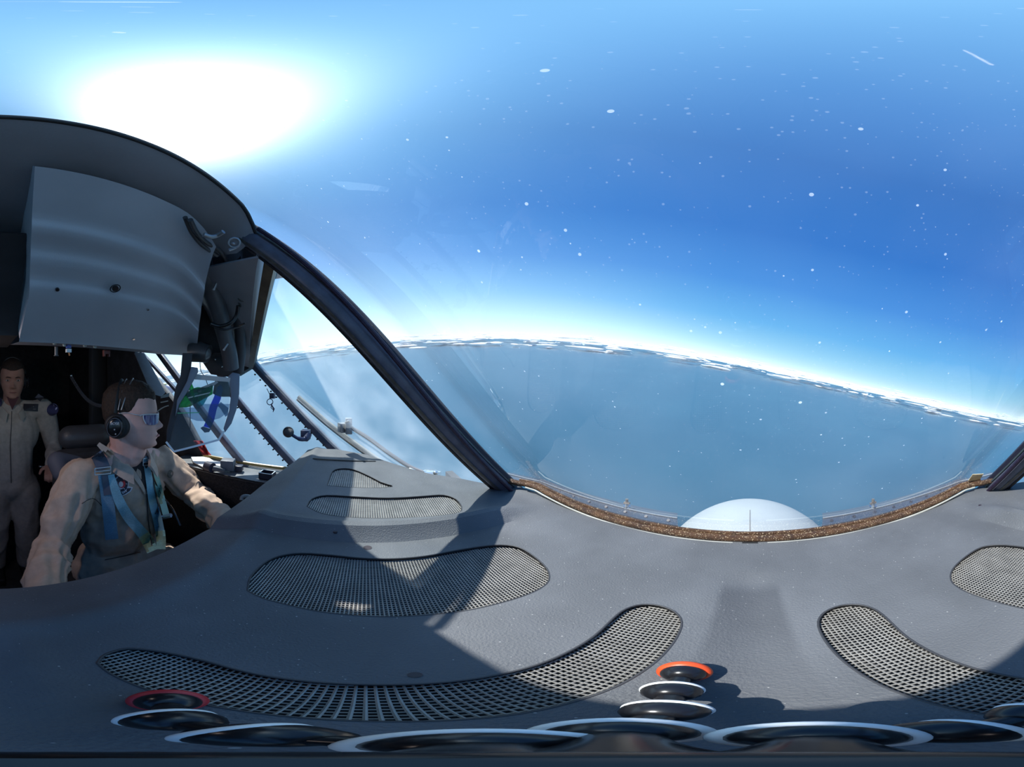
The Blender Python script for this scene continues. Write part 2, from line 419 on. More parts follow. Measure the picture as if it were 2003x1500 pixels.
# thick raked posts
def post(s, nm):
    o = thing(nm, 'x', 'x', (s*.43, .07, -.28)); del o['category']; struct(o, 'thick dark raked post %s the centre windshield' % ('left of' if s < 0 else 'right of'))
    B0 = V((s*-Bp.x if s > 0 else Bp.x, Bp.y, Bp.z)); T0 = V((-Tp.x if s > 0 else Tp.x, Tp.y, Tp.z))
    B0 = V((s*abs(Bp.x), Bp.y, Bp.z)); T0 = V((s*abs(Tp.x), Tp.y, Tp.z))
    ax = (T0-B0).normalized(); B1 = B0 - ax*.03; T1 = T0 + ax*.05
    toc = -(B0.lerp(T0, .5)).normalized()            # towards the lens side
    side = ax.cross(toc).normalized(); inn = ax.cross(side).normalized()
    if inn.dot(toc) < 0: inn = -inn
    if side.dot(V((-s, 1, 0))) < 0: side = -side      # towards the centre pane
    def prof(pts, name, m):
        rows = []
        for k in range(13):
            p = B1.lerp(T1, k/12); rows.append([p+side*a+inn*b for a, b in pts])
        q = MB(); q.loft(rows, True); q.add(rows[0], [tuple(range(len(pts)))]); q.add(rows[-1], [tuple(range(len(pts)))])
        return q.build(name, m, o, ang=50)
    prof([(-.022, -.012), (-.022, .0), (-.018, .008), (-.008, .013), (.004, .012), (.013, .007), (.017, 0), (.017, -.012)], 'post_body', postm)
    prof([(.0165, -.010), (.0165, .003), (.024, .001), (.027, -.004), (.027, -.010)], 'rubber_gasket', mat('dark_gasket', (.02, .014, .03), .5, bump=.8, bscale=800))
    prof([(.0125, .006), (.0135, .0095), (.016, .009), (.0165, .004)], 'green_trim_line', postg)
    prof([(-.0225, -.010), (-.0265, -.008), (-.0265, -.001), (-.0225, .002)], 'outer_gasket', mat('black_gasket', (.012, .01, .014), .5))
    prof([(-.018, .0075), (-.0165, .0105), (-.0125, .0125), (-.0135, .0095)], 'worn_edge', mat('worn_grey', (.10, .095, .085), .5, var=.3, vscale=80))
    return o
post(-1, 'trim_1'); post(1, 'trim_2')

# side frame points (mirrored for the right)
M1t = V((-.95, -.476, .078)); M1b = V((-.95, -.10, -.290)); M1bb = V((-.95, -.02, -.372))
def mir(p, s): return V((-p.x*s if s > 0 else p.x, p.y, p.z)) if s > 0 else V(p)
for s, nm in ((-1, 'left'), (1, 'right')):
    F = lambda p: V((abs(p[0])*s, p[1], p[2]))
    # forward quarter pane between thick post and first side post
    wq = thing('window_2' if s < 0 else 'window_3', ('left' if s < 0 else 'right')+' quarter pane beyond the thick raked post', 'w', F((-.7, .0, -.1))); del wq['category']; struct(wq)
    b0 = F((-.475, .335, -.29)); t0 = F((-.405, -.16, .275)); m1 = F(M1t); mb = F(M1bb)
    q = MB(); A = [[b0.lerp(mb, i/8).lerp(t0.lerp(m1, i/8), j/8) for j in range(9)] for i in range(9)]
    nn = (mb-b0).cross(t0-b0).normalized()
    if nn.dot(V((s*1, .5, .3))) < 0: nn = -nn
    q.loft(A); q.loft([[p+nn*.01 for p in r] for r in A])
    gp = q.build('glass_pane', glassmat('side_glass', tint=(.95, .985, .985), film=.09, specks=.4, gloss=.5), wq, ang=80)
    orient(gp, lambda f: -nn if f.index < 64 else nn)
    q = MB(); q.tube([F((-.47, .325, -.276)), F((-.60, .21, -.277)), F((-.78, .06, -.30)), mb], .006, 8); q.build('yellow_seal', yellowm, wq)
    q = MB(); q.bar(t0+V((0, 0, -.01)), m1+V((0, -.006, 0)), .022, .03, (s*.5, .3, 1)); q.build('brown_top_strip', brownm, wq)
    # first side post
    p1 = MB(); p1.bar(F(M1t)+V((0, .0, .01)), F(M1bb), .034, .03, (1, 0, 0))
    struct(p1.build('trim_%d' % (3 if s < 0 else 4), postm, bevel=.005), 'dark slanted post between quarter pane and %s side windows' % nm)
    # side windows
    wn = thing('window_%d' % (4 if s < 0 else 5), 'row of raked %s side windows above the sill' % nm, 'w', F((-.95, -.7, -.2))); del wn['category']; struct(wn)
    X = -.95
    open_ = [(-.02, -.372), (-.742, -.372), (-.895, -.16), (-1.02, -.053), (-1.327, .192), (-1.36, .40), (-.90, .40), (-.74, .28), (-.70, .10), (-.56, .035), (-.476, .078)]
    q = MB(); q.slab([F((X-.012, a, b)) for a, b in open_], V((s*.008, 0, 0)))
    gp = q.build('glass_pane', glassmat('side_glass2', tint=(.96, .985, .99), film=.06, specks=.3), wn)
    q = MB()
    q.bar(F((X, -.585, -.045)), F((X, -.262, -.372)), .028, .028, (1, 0, 0)); q.bar(F((X, -.66, .06)), F((X, -.585, -.045)), .028, .028, (1, 0, 0))
    q.build('mullion', postm, wn, bevel=.004)
    q = MB(); q.bar(F((X, -1.10, .20)), F((X, -.51, -.386)), .032, .028, (1, 0, 0)); q.build('mullion', postm, wn, bevel=.004)
    q = MB(); q.bar(F((X, -1.26, .205)), F((X, -.93, -.045)), .016, .02, (1, 0, 0)); q.build('thin_mullion', postm, wn)
    q = MB(); q.tube([F((X+.008, -.02, -.36)), F((X+.008, -.742, -.362))], .008, 8); q.build('yellow_seal', yellowm, wn)
    for k in range(14):
        for (a, b_) in (((-.565, -.065), (-.27, -.365)), ((-.46, .06), (-.12, -.27))):
            t = (k+.5)/14; y = a[0]+(b_[0]-a[0])*t; z = a[1]+(b_[1]-a[1])*t
            MB().disc(F((X+.018, y-.010, z-.010)), .0035, (1, 0, 0), .006, 8).build('rivet', blackm, wn)
    # wall round the opening
    wall = [(-2.6, -1.55), (.34, -1.55), (.34, -.42), (.2, -.40), (-.02, -.385)] + open_[1:] + [(-.476, .45), (-2.6, .45)]
    q = MB(); q.slab([F((X, a, b)) for a, b in wall], V((s*.04, 0, 0)))
    struct(q.build('wall_%s' % nm, darkm, smooth=False, fix=True), 'dark cockpit side wall around the %s windows' % nm)
    # sill shelf and quilted panel below
    q = MB(); q.box(F((-.875, -.42, -.384)), (.15, .86, .012)); struct(q.build('trim_%d' % (5 if s < 0 else 6), mat('sill_grey', (.16, .17, .18), .5, var=.15, vscale=20), bevel=.003), 'grey shelf along the sill under the %s side windows' % nm)
    q = MB(); q.tube([F((-.80, -.80, -.378)), F((-.80, -.5, -.380)), F((-.80, .0, -.380))], .004, 8)
    q.box(F((-.805, -.62, -.68)), (.012, 1.2, .59))
    struct(q.build('trim_%d' % (7 if s < 0 else 8), [quilt], bevel=.001), 'black fibre panel hanging below the %s sill' % nm)

# roof and shell -------------------------------------------------------
q = MB()
top = [[V((x*1.2, -.33, .50)) for x in XS], [V((x*1.04, -.222, hdr_z(x)*1.10)) for x in XS], [V((x, -.19, hdr_z(x)-.0)) for x in XS], [V((x, -.205, hdr_z(x)-.006)) for x in XS],
       [V((x*1.03, -.235, hdr_z(x)-.012)) for x in XS], [V((x*1.08, -.30, .338-.04*abs(x/.39)**3)) for x in XS], [V((x*1.15, -.36, .345-.03*abs(x/.39)**3)) for x in XS], [V((x*1.3, -.45, .36)) for x in XS],
       [V((x*2.4, -.70, .40)) for x in XS], [V((x*2.5, -2.6, .45)) for x in XS]]
q.loft(top)
for s in (-1, 1):
    F = lambda p: V((abs(p[0])*s, p[1], p[2]))
    # sloping corner between header and side windows
    r0 = [F((-.385, -.17, .30)), F((-.55, -.25, .262)), F((-.75, -.365, .19)), F((-.96, -.476, .125))]
    r1 = [F((-.395, -.19, .25)), F((-.55, -.28, .205)), F((-.75, -.39, .135)), F((-.955, -.49, .07))]
    r2 = [F((-.41, -.25, .262)), F((-.56, -.34, .22)), F((-.76, -.45, .155)), F((-.955, -.57, .09))]
    r3 = [F((-.43, -.33, .28)), F((-.60, -.45, .24)), F((-.78, -.56, .21)), F((-.955, -.68, .24))]
    r4 = [F((-.5, -.5, .36)), F((-.70, -.6, .35)), F((-.86, -.70, .37)), F((-.955, -.80, .41))]
    r5 = [F((-.6, -.7, .42)), F((-.75, -.8, .42)), F((-.9, -.9, .43)), F((-.96, -.95, .44))]
    q.loft([catmull(r, 4) for r in (r0, r1, r2, r3, r4, r5)])
    q.loft([[F((-.96, -.60, .19)), F((-.96, -.8, .45))], [F((-.50, -.30, .40)), F((-.5, -.6, .50))]])
    q.loft([catmull(r0, 4), catmull([F((-.50, -.30, .42)), F((-.66, -.36, .36)), F((-.86, -.47, .26)), F((-.97, -.56, .18))], 4)])
struct(q.build('ceiling', linerm, ang=50, thick=.006), 'dark padded cockpit roof behind the windshield header')
q = MB(); q.box((0, -1.15, .50), (2.0, 2.95+.0, .02)); q.v = [V((v.x, v.y if v.y < 0 else -.33, v.z)) for v in q.v]
struct(q.build('trim_9', darkm, smooth=False), 'outer roof skin over the cockpit')
q = MB(); q.slab([V((.16, -.205, .262)), V((.33, -.125, .262)), V((.375, -.14, .262)), V((.39, -.27, .262)), V((.16, -.27, .262))], V((0, 0, .012)))  # plate added out of view to shape the roof shadow on the dash
struct(q.build('trim_11', linerm, bevel=.002), 'added grey plate, out of view, shaping the shadow of the right header corner')
struct(MB().box((0, -1.15, -1.57), (1.94, 3.0, .04)).build('floor', darkm, smooth=False), 'dark cockpit floor')
struct(MB().box((0, -2.62, -.55), (2.0, .04, 2.1)).build('wall_rear', darkm, smooth=False), 'dark rear bulkhead of the cockpit')
struct(MB().box((0, .34, -.96), (1.94, .03, 1.15)).build('wall_front', darkm, smooth=False), 'forward bulkhead below the dash')
#PART2
# ================================================================ DASH TOP (glareshield)
def ss(a, b, x): t = max(0, min(1, (x-a)/(b-a))); return t*t*(3-2*t)
def dash_h(x, y):
    ax = abs(x); h = -.25
    h += .013*ss(.325, .352, ax)*(1-.9*ss(.19, .30, y)) + .008*exp(-((ax-.359)/.013)**2)*ss(-.22, -.15, y)*(1-ss(.19, .30, y))
    h += .050*max(0, ax-.50)
    h -= .0045*exp(-((ax-.335)/.012)**2)*(1-ss(.19, .30, y))
    h -= .004*exp(-(x/.020)**2)*ss(.0, .05, y)*(1-ss(.235, .265, y))      # centre trough
    h += .0035*exp(-((ax-.023)/.006)**2)*ss(-.17, -.13, y)*(1-ss(-.08, -.02, y))
    t = ss(-.150, -.245, y)
    h += .004*exp(-((y+.163)/.014)**2) - .027*max(0, (-.165-y)/.082)**1.3 if y < -.13 else 0
    h += .004*sin(ax*9+1)*ss(-.1, .2, y)*ss(.1, .3, ax)*.3
    return h
def front_y(x):
    ax = abs(x)
    P = [(0, .337), (.40, .337), (.455, .325), (.50, .27), (.58, .155), (.66, .08), (.75, .0), (.80, -.10)]
    for (a, b), (c, d) in zip(P, P[1:]):
        if ax <= c: return b+(d-b)*(ax-a)/(c-a)
    return P[-1][1]
NX, NY = 150, 76
cols = []
xs = [-.80+1.6*i/NX for i in range(NX+1)]
for x in xs:
    fy = front_y(x); ry = -.247 + .05*ss(.5, .8, abs(x))
    cols.append([V((x, ry+(fy-ry)*j/NY, 0)) for j in range(NY+1)])
q = MB()
topc = [[V((p.x, p.y, dash_h(p.x, p.y))) for p in c] for c in cols]
botc = [[V((p.x, p.y, dash_h(p.x, p.y)-.030)) for p in c] for c in cols]
q.loft(topc)
n = len(q.v); q.v += [p for c in botc for p in c]
q.f += [[i+n for i in f[::-1]] for f in list(q.f)]; q.mi += [0]*(len(q.f)-len(q.mi))
r = NY+1
idx = [i*r for i in range(NX+1)] + [NX*r+j for j in range(1, NY+1)] + [i*r+NY for i in range(NX-1, -1, -1)] + [j for j in range(NY-1, 0, -1)]
for a, b in zip(idx, idx[1:]+idx[:1]): q.f.append([a, a+n, b+n, b]); q.mi.append(0)
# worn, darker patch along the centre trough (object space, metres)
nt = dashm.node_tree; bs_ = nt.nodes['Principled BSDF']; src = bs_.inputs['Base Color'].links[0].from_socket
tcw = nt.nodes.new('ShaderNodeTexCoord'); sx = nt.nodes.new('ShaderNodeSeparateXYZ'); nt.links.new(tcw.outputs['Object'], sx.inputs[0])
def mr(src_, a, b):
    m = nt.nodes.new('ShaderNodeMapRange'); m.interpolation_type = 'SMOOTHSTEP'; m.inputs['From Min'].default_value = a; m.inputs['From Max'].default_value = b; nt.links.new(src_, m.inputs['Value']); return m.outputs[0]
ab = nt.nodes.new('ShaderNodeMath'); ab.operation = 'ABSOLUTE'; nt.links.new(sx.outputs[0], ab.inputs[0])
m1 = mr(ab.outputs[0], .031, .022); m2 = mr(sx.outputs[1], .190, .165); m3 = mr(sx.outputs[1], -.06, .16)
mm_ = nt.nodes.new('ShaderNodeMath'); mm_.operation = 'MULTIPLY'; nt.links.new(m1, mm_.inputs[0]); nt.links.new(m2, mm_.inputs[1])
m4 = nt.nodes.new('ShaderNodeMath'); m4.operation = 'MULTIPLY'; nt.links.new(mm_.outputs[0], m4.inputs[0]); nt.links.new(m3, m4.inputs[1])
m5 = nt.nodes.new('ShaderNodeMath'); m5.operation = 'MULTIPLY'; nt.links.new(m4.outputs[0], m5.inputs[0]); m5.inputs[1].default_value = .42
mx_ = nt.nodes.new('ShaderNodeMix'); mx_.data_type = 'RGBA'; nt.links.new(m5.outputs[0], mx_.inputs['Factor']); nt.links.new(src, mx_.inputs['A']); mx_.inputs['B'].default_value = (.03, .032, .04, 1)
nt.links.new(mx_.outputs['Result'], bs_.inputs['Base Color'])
dash = thing('dashboard', 'long charcoal vinyl dash top with mesh vents under the windshield', 'dashboard', (0, .05, -.28))

G = {}
G['near'] = [(190, 1297), (205, 1280), (250, 1268), (320, 1275), (400, 1292), (500, 1318), (600, 1332), (700, 1338), (800, 1338), (900, 1331), (980, 1318), (1050, 1300), (1110, 1275), (1160, 1245), (1200, 1208), (1225, 1190), (1255, 1182), (1290, 1184), (1320, 1196), (1334, 1216),
            (1325, 1245), (1295, 1283), (1250, 1318), (1200, 1345), (1130, 1370), (1050, 1390), (950, 1404), (850, 1410), (750, 1411), (650, 1408), (550, 1400), (450, 1387), (350, 1367), (270, 1342), (215, 1317)]
G['mid'] = [(484, 1155), (490, 1128), (515, 1102), (545, 1087), (590, 1081), (650, 1085), (710, 1091), (770, 1092), (830, 1087), (890, 1076), (940, 1068), (980, 1065), (1015, 1070), (1045, 1088), (1070, 1112), (1074, 1135),
           (1055, 1152), (1020, 1167), (960, 1184), (900, 1196), (830, 1203), (760, 1206), (690, 1203), (620, 1195), (560, 1182), (515, 1170)]
G['far'] = [(600, 988), (610, 973), (640, 966), (700, 969), (760, 971), (830, 967), (868, 965), (892, 973), (903, 988), (897, 1001), (860, 1007), (800, 1010), (740, 1011), (680, 1009), (630, 1002)]
G['tri'] = [(640, 942), (650, 918), (668, 913), (692, 915), (720, 925), (745, 936), (768, 944), (705, 946)]
ZG = {'near': -.25, 'mid': -.25, 'far': -.2345, 'tri': -.226}
def outline(k, s):
    pts = [onz(px, py, ZG[k]) for px, py in G[k]]
    pts = catmull(pts+[pts[0]], 3)[:-1]
    return [V((p.x*(-s), p.y, p.z)) for p in pts] if s > 0 else pts
def z_on(p): return dash_h(p.x, p.y)
# cut the vent pockets
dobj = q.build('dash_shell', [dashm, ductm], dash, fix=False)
bm = bmesh.new(); bm.from_mesh(dobj.data); bmesh.ops.recalc_face_normals(bm, faces=bm.faces); bm.to_mesh(dobj.data); bm.free()
cut = MB()
for k in G:
    for s in (-1, 1):
        o = outline(k, s); zz = ZG[k]
        cut.slab([V((p.x, p.y, zz-.019)) for p in o], V((0, 0, .05)))
cme = bpy.data.meshes.new('cut'); ow = V(dash['_w'])
cme.from_pydata([v+V((0, 0, CZ))-ow for v in cut.v], [], cut.f); cme.materials.append(ductm)
bm = bmesh.new(); bm.from_mesh(cme); bmesh.ops.recalc_face_normals(bm, faces=bm.faces); bm.to_mesh(cme); bm.free()
co = bpy.data.objects.new('cut', cme); COL.objects.link(co); co.location = (0, 0, 0); co.parent = dash
bpy.context.view_layer.update()
md = dobj.modifiers.new('c', 'BOOLEAN'); md.object = co; md.operation = 'DIFFERENCE'; md.solver = 'EXACT'
try: md.material_mode = 'TRANSFER'
except Exception: pass
dg = bpy.context.evaluated_depsgraph_get(); dg.update()
nm = bpy.data.meshes.new_from_object(dobj.evaluated_get(dg)); dobj.modifiers.clear(); dobj.data = nm
bpy.data.objects.remove(co)
nm.shade_smooth(); nm.set_sharp_from_angle(angle=R(35))
print('dash faces', len(nm.polygons))
# woven wire screens
def inside(poly, x, y):
    c = False; n = len(poly); j = n-1
    for i in range(n):
        a, b = poly[i], poly[j]
        if (a.y > y) != (b.y > y) and x < (b.x-a.x)*(y-a.y)/(b.y-a.y)+a.x: c = not c
        j = i
    return c
def segs(poly, axis, val):
    r = []; n = len(poly)
    for i in range(n):
        a = poly[i]; b = poly[(i+1) % n]
        if axis == 0 and (a.x > val) != (b.x > val): r.append(a.y+(b.y-a.y)*(val-a.x)/(b.x-a.x))
        if axis == 1 and (a.y > val) != (b.y > val): r.append(a.x+(b.x-a.x)*(val-a.y)/(b.y-a.y))
    r.sort(); return list(zip(r[::2], r[1::2]))
def screen(k, s, pitch, w, name='mesh_vent'):
    o = outline(k, s); q = MB()
    x0 = min(p.x for p in o); x1 = max(p.x for p in o); y0 = min(p.y for p in o); y1 = max(p.y for p in o)
    dz = -.0055
    def strip(a, b, ax, lift):
        L_ = (b-a).length; n = max(1, int(L_/.012)); rows = []
        for i in range(n+1):
            p = a.lerp(b, i/n); z = z_on(p)+dz+lift
            e = V((w/2, 0, 0)) if ax == 0 else V((0, w/2, 0))
            rows.append([V((p.x, p.y, z))-e, V((p.x, p.y, z+w*.5)), V((p.x, p.y, z))+e])
        q.loft(rows)
    x = x0+pitch/2
    while x < x1:
        for a, b in segs(o, 0, x): strip(V((x, a, 0)), V((x, b, 0)), 0, 0)
        x += pitch
    y = y0+pitch/2
    while y < y1:
        for a, b in segs(o, 1, y): strip(V((a, y, 0)), V((b, y, 0)), 1, .0004)
        y += pitch
    return q.build(name, wirem, dash, smooth=False, fix=False)
for s in (-1, 1):
    screen('near', s, .0034, .0013); screen('mid', s, .0034, .0013)
    screen('far', s, .0040, .0019); screen('tri', s, .0050, .0026)
# rim lips round the vents
for s in (-1, 1):
    for k in G:
        o = outline(k, s); q = MB()
        q.tube([V((p.x, p.y, z_on(p)-.0005)) for p in o+o[:1]], .0011, 6); q.build('vent_rim', mat('vent_rim_vinyl', (.04, .04, .043), .5), dash, ang=80)
# holes and fasteners on the dash
for px, py, z, r_ in ((719, 1071, -.25, .0055), (656, 1042, -.243, .003), (812, 1320, -.25, .0032), (1917, 984, -.24, .003)):
    p = onz(px, py, z); q = MB(); zz = dash_h(p.x, p.y)
    q.tube([V((p.x, p.y, zz-.002)), V((p.x, p.y, zz+.0006))], r_, 16); q.build('fastener_hole', mat('hole_dark', (.03, .02, .025), .5), dash)
# slot by the far corner
for s in (-1, 1):
    q = MB(); a = onz(612, 903, -.235); b = onz(735, 907, -.235)
    q.bar(V((-s*a.x if s > 0 else a.x, a.y, dash_h(a.x, a.y)+.0005)), V((-s*b.x if s > 0 else b.x, b.y, dash_h(b.x, b.y)+.0005)), .006, .002, (0, 0, 1)); q.build('slot', blackm, dash)
# worn darker patch of the trough
# tape on the right of the seal
q = MB(); p0 = V((.428, .322, -.2165)); M3 = Matrix.Rotation(R(-58), 3, 'X') @ Matrix.Rotation(R(20), 3, 'Y')
q.box(p0, (.030, .022, .0012), M3)
tag(q.build('tape_strip', mat('tan_tape', (.80, .62, .34), .5, var=.15, vscale=90)), 'torn piece of tan tape stuck to the right end of the windshield seal', 'tape')

# nose: radome, and strips built in place of the dash's reflection
q = MB()
rc = V((0, 2.55, -2.387)); q.ell(rc, (.975, 1.2, .9), None, 64, 40)
rad = thing('radome', 'white domed nose cone of the aircraft ahead of the windshield', 'nose cone', (0, 2.0, -2.9))
q.build('dome', mat('radome_white', (.36, .40, .41), .5, var=.03, vscale=3), rad, ang=80)
q = MB(); pts = []
for i in range(14):
    y = 1.50+.085*i
    zz = rc.z+.9*sqrt(max(0, 1-((y-rc.y)/1.2)**2)); pts.append(V((0, y, zz+.002)))
q.tube(pts, .005, 6); q.build('centre_seam', mat('seam_grey', (.2, .2, .2), .5), rad, ang=80)
for s in (-1, 1):
    F = lambda a, b, c: V((a*s, b, c))
    q = MB()
    q.loft([[F(.110, .362, -.250), F(.27, .362, -.250), F(.42, .352, -.246), F(.50, .31, -.240)],
            [F(.118, .385, -.252), F(.28, .385, -.252), F(.44, .375, -.248), F(.52, .33, -.240)],
            [F(.130, .425, -.262), F(.30, .425, -.262), F(.46, .41, -.258), F(.55, .36, -.250)]])
    cw = thing('reflection_strip', 'riveted blue-grey strip standing in for the dash reflection in the windshield, %s of the white nose cone' % ('left' if s < 0 else 'right'), 'reflection strip', F(.33, .38, -.33), 'dash reflection strips')
    q.build('reflection_panel', mat('reflection_blue_grey', (.05, .075, .11), .35, var=.15, vscale=20), cw, thick=.002)
    q = MB(); q.tube([F(.120, .39, -.2505), F(.28, .39, -.2505), F(.44, .38, -.2465), F(.52, .335, -.2385)], .0018, 6); q.build('pale_reflection_line', mat('reflection_grey', (.2, .24, .28), .4), cw)
    for i in range(9): t = i/8; MB().disc(F(.13+.32*t, .374, -.249), .0028, (0, -.5, .8), .003, 10).build('rivet', mat('rivet_dark', (.02, .03, .05), .4), cw)
    # small spray nozzle
    nz = thing('spray_nozzle', 'small shiny spray nozzle outside the %s part of the centre pane' % ('left' if s < 0 else 'right'), 'nozzle', F(.232, .382, -.29), 'windshield spray nozzles')
    c0 = V((-.218, .395, -.250)); c0.x *= -s
    q = MB(); q.disc(c0, .007, (0, 0, 1), .006, 14); q.disc(c0+V((0, 0, .006)), .0045, (0, 0, 1), .008, 12); q.build('nozzle_base', chrome, nz)
    q = MB(); q.bar(c0+V((-.006, 0, .009)), c0+V((.006, 0, .011)), .004, .004); q.disc(c0+V((0, 0, .016)), .003, (0, 0, 1), .006, 10); q.build('nozzle_tip', mat('nozzle_copper', (.5, .38, .28), .3, metal=.8), nz)

# ================================================================ CAMERA TRIPOD
tri = thing('camera_tripod', 'black flexible ball-jointed tripod with white rings and red feet standing on the dash', 'tripod', (0, 0, -.25))
q = MB(); q.ell((0, 0, -.135), (.0085, .0085, .012)); q.tube([(0, 0, -.150), (0, 0, -.11)], .004, 12); q.build('hub', blackp, tri)
orange = mat('orange_red_rubber', (.85, .09, .02), .4); redr = mat('red_rubber', (.50, .03, .04), .45)
ringm = mat('white_ring_rubber', (.88, .88, .85), .5)
legs = [
    ([(0, 0, -.150), at(1215, 1430, .200), at(1300, 1390, .218), at(1314, 1352, .240), None], (1337, 1316), orange),
    ([(0, 0, -.150), at(1600, 1438, .192), at(1860, 1431, .205), at(2020, 1396, .222), None], (2075, 1345), orange),
    ([(0, 0, -.150), at(950, 1453, .190), at(520, 1438, .202), at(338, 1408, .220), None], (328, 1372), redr)]
for nodes, foot, fm in legs:
    fp = onz(foot[0], foot[1], -.2395)
    pts = [V(p) for p in nodes[:-1]] + [fp]
    leg = MB()
    for a, b in zip(pts, pts[1:]): leg.tube([a, b], .0042, 10)
    lo = leg.build('leg', blackp, tri)
    for i, p in enumerate(pts[1:]):
        ax = (pts[i+1]-pts[i]).normalized()
        last = i == len(pts)-2
        if last: ax = (ax+V((0, 0, -.25))).normalized()
        q = MB(); q.tube([p-ax*.0095, p-ax*.0075, p-ax*.0035, p, p+ax*.0035, p+ax*.0075, p+ax*.0095], [.004, .0068, .0090, .0097, .0090, .0068, .004], 28)
        q.build('ball_joint', blackp, lo, ang=80)
        q = MB()
        if last: q.torus(p+ax*.003, .0082, .0036, ax, 36, 12, 1.2)
        else: q.torus(p+ax*(.0022 if i > 0 else 0), .0083 if i > 0 else .0092, .0021 if i > 0 else .0025, ax, 36, 10)
        q.build('red_foot_ring' if last else 'white_ring', fm if last else ringm, lo, ang=80)

# ================================================================ OVERHEAD
oh = thing('overhead_console', 'wide dark grey padded panel with curved folds hanging from the roof above the pilot', 'overhead panel', (-.4, -.5, .1))
prof = [(-.255, .322), (-.30, .297), (-.335, .277), (-.345, .262), (-.385, .245), (-.40, .228), (-.44, .207), (-.455, .190), (-.52, .155), (-.60, .112)]
prof = [(p.x, p.y) for p in catmull([V((a, b, 0)) for a, b in prof], 3)]
def pxr(y): t = max(0, (-y-.255)/.345); return -(.36+.35*t**1.1)
def pxl(y): t = (-y-.255)/.345; return -(.055+.035*min(1, t*1.6)) if t < .75 else -(.09)
rows = [[V((pxl(y)+(pxr(y)-pxl(y))*k/16, y-.03*(k/16)**3*0, z-.045*max(0, (k-11)/5)**2*(1 if y > -.5 else (.6+y)*10))) for k in range(17)] for y, z in prof]
q = MB(); q.loft(rows); 
# returns at bottom and sides give the box its depth
bot = rows[-1]; q.loft([bot, [p+V((0, -.008, -.006)) for p in bot], [p+V((0, -.22, .02)) for p in bot], [p+V((0, -.26, .25)) for p in bot]])
q.loft([[r[0] for r in rows], [r[0]+V((0, -.12, .16)) for r in rows]]); q.loft([[r[-1] for r in rows], [r[-1]+V((0, -.12, .16)) for r in rows]])
q.build('panel_face', panelm, oh, ang=28)
for px, py, r_ in ((225, 563, .007), (368, 607, .006), (112, 565, .004), (261, 662, .0035), (289, 604, .003), (352, 672, .004)):
    d = D(px, py); best = None       # hit the sloping lower face: plane through (-.455,.19)-(-.60,.112)
    n2 = V((0, .473, -.88)); t = n2.dot(V((0, -.53, .1497)))/n2.dot(d); p = d*t
    q = MB(); nn = V((0, .5, -.86)); q.disc(p+nn*.002, r_, nn, .004, 14)
    if r_ > .005: q.torus(p+nn*.002, r_*1.5, .0012, nn)
    q.build('screw', mat('screw_dark', (.05, .05, .055), .3, metal=.7) if r_ > .0035 else chrome, oh)
# dial placard, left
tag_pts = []
pl = thing('overhead_dial', 'round dark instrument with pale marks above the standing crew member', 'dial', (-.03, -.62, .28))
c = ony(-28, 532, -.60); nn = V((0, .9, -.42)).normalized()
q = MB(); q.disc(c, .085, nn, .03, 40); q.torus(c+nn*.015, .082, .006, nn, 40); q.build('dial_body', mat('dial_dark', (.035, .036, .05), .4), pl)
for px, py, w, h in ((5, 514, .009, .0045), (4, 527, .009, .0045), (3, 544, .022, .005)):
    p = ony(px, py, -.60)+nn*.024; MB().box(p, (w, .002, h), rotz(0)).build('dial_mark', mat('mark_pale', (.55, .62, .68), .5), pl)
q = MB(); q.loft([[V((-.08, -.42, .30)), V((.30, -.42, .30))], [V((-.09, -.62, .155)), V((.30, -.62, .155))], [V((-.09, -.63, .13)), V((.30, -.63, .13))], [V((-.09, -.90, .14)), V((.30, -.90, .14))]])
tag(q.build('center_console', mat('console_dark', (.028, .027, .032), .6, var=.2, vscale=12), thick=.01), 'dark centre console hanging from the roof right of the grey panel', 'console')
# knobs, switches under the front lip
for px, py, r_ in ((107, 671, .0052), (126, 675, .0045), (166, 676, .005), (186, 678, .005)):
    p = ony(px, py, -.63)
    q = MB(); q.ell(p, (r_*1.1, r_, r_)); k = q.build('knob', mat('knob_pale', (.42, .47, .45), .4), oh)
    q = MB(); q.tube([p, p+V((0, -.03, .012))], r_*.5, 10); q.build('knob_stem', greym, k)
sw = thing('warning_switch', 'small blue and white switch hanging under the overhead panel', 'switch', ony(134, 685, -.63))
p = ony(134, 678, -.63); q = MB(); q.box(p, (.012, .012, .009)); q.build('blue_cover', mat('blue_cover', (.06, .10, .35), .4), sw)
p = ony(134, 686, -.63); q = MB(); q.box(p, (.0135, .012, .0095)); q.build('white_body', white, sw)
p = ony(135, 692, -.63); q = MB(); q.bar(p+V((0, 0, .003)), p+V((-.002, 0, -.005)), .004, .003); q.build('orange_tab', mat('orange_tab', (.6, .25, .1), .5), sw)
p = ony(110, 688, -.66); q = MB(); q.tube([p+V((0, 0, .014)), p+V((0, 0, -.011))], .005, 12); q.torus(p+V((0, 0, -.011)), .006, .0012)
tag(q.build('toggle_switch', mat('toggle_grey', (.12, .12, .13), .4)), 'grey cylinder switch hanging below the first pale knob', 'switch')
p = ony(208, 690, -.66); q = MB(); q.box(p+V((0, 0, .002)), (.022, .012, .012)); q.box(p+V((-.008, 0, -.006)), (.005, .012, .012)); q.box(p+V((.008, 0, -.006)), (.005, .012, .012))
tag(q.build('red_latch', mat('dull_red', (.14, .04, .035), .5), bevel=.001), 'dull red bracket under the overhead panel above the seated pilot', 'bracket')
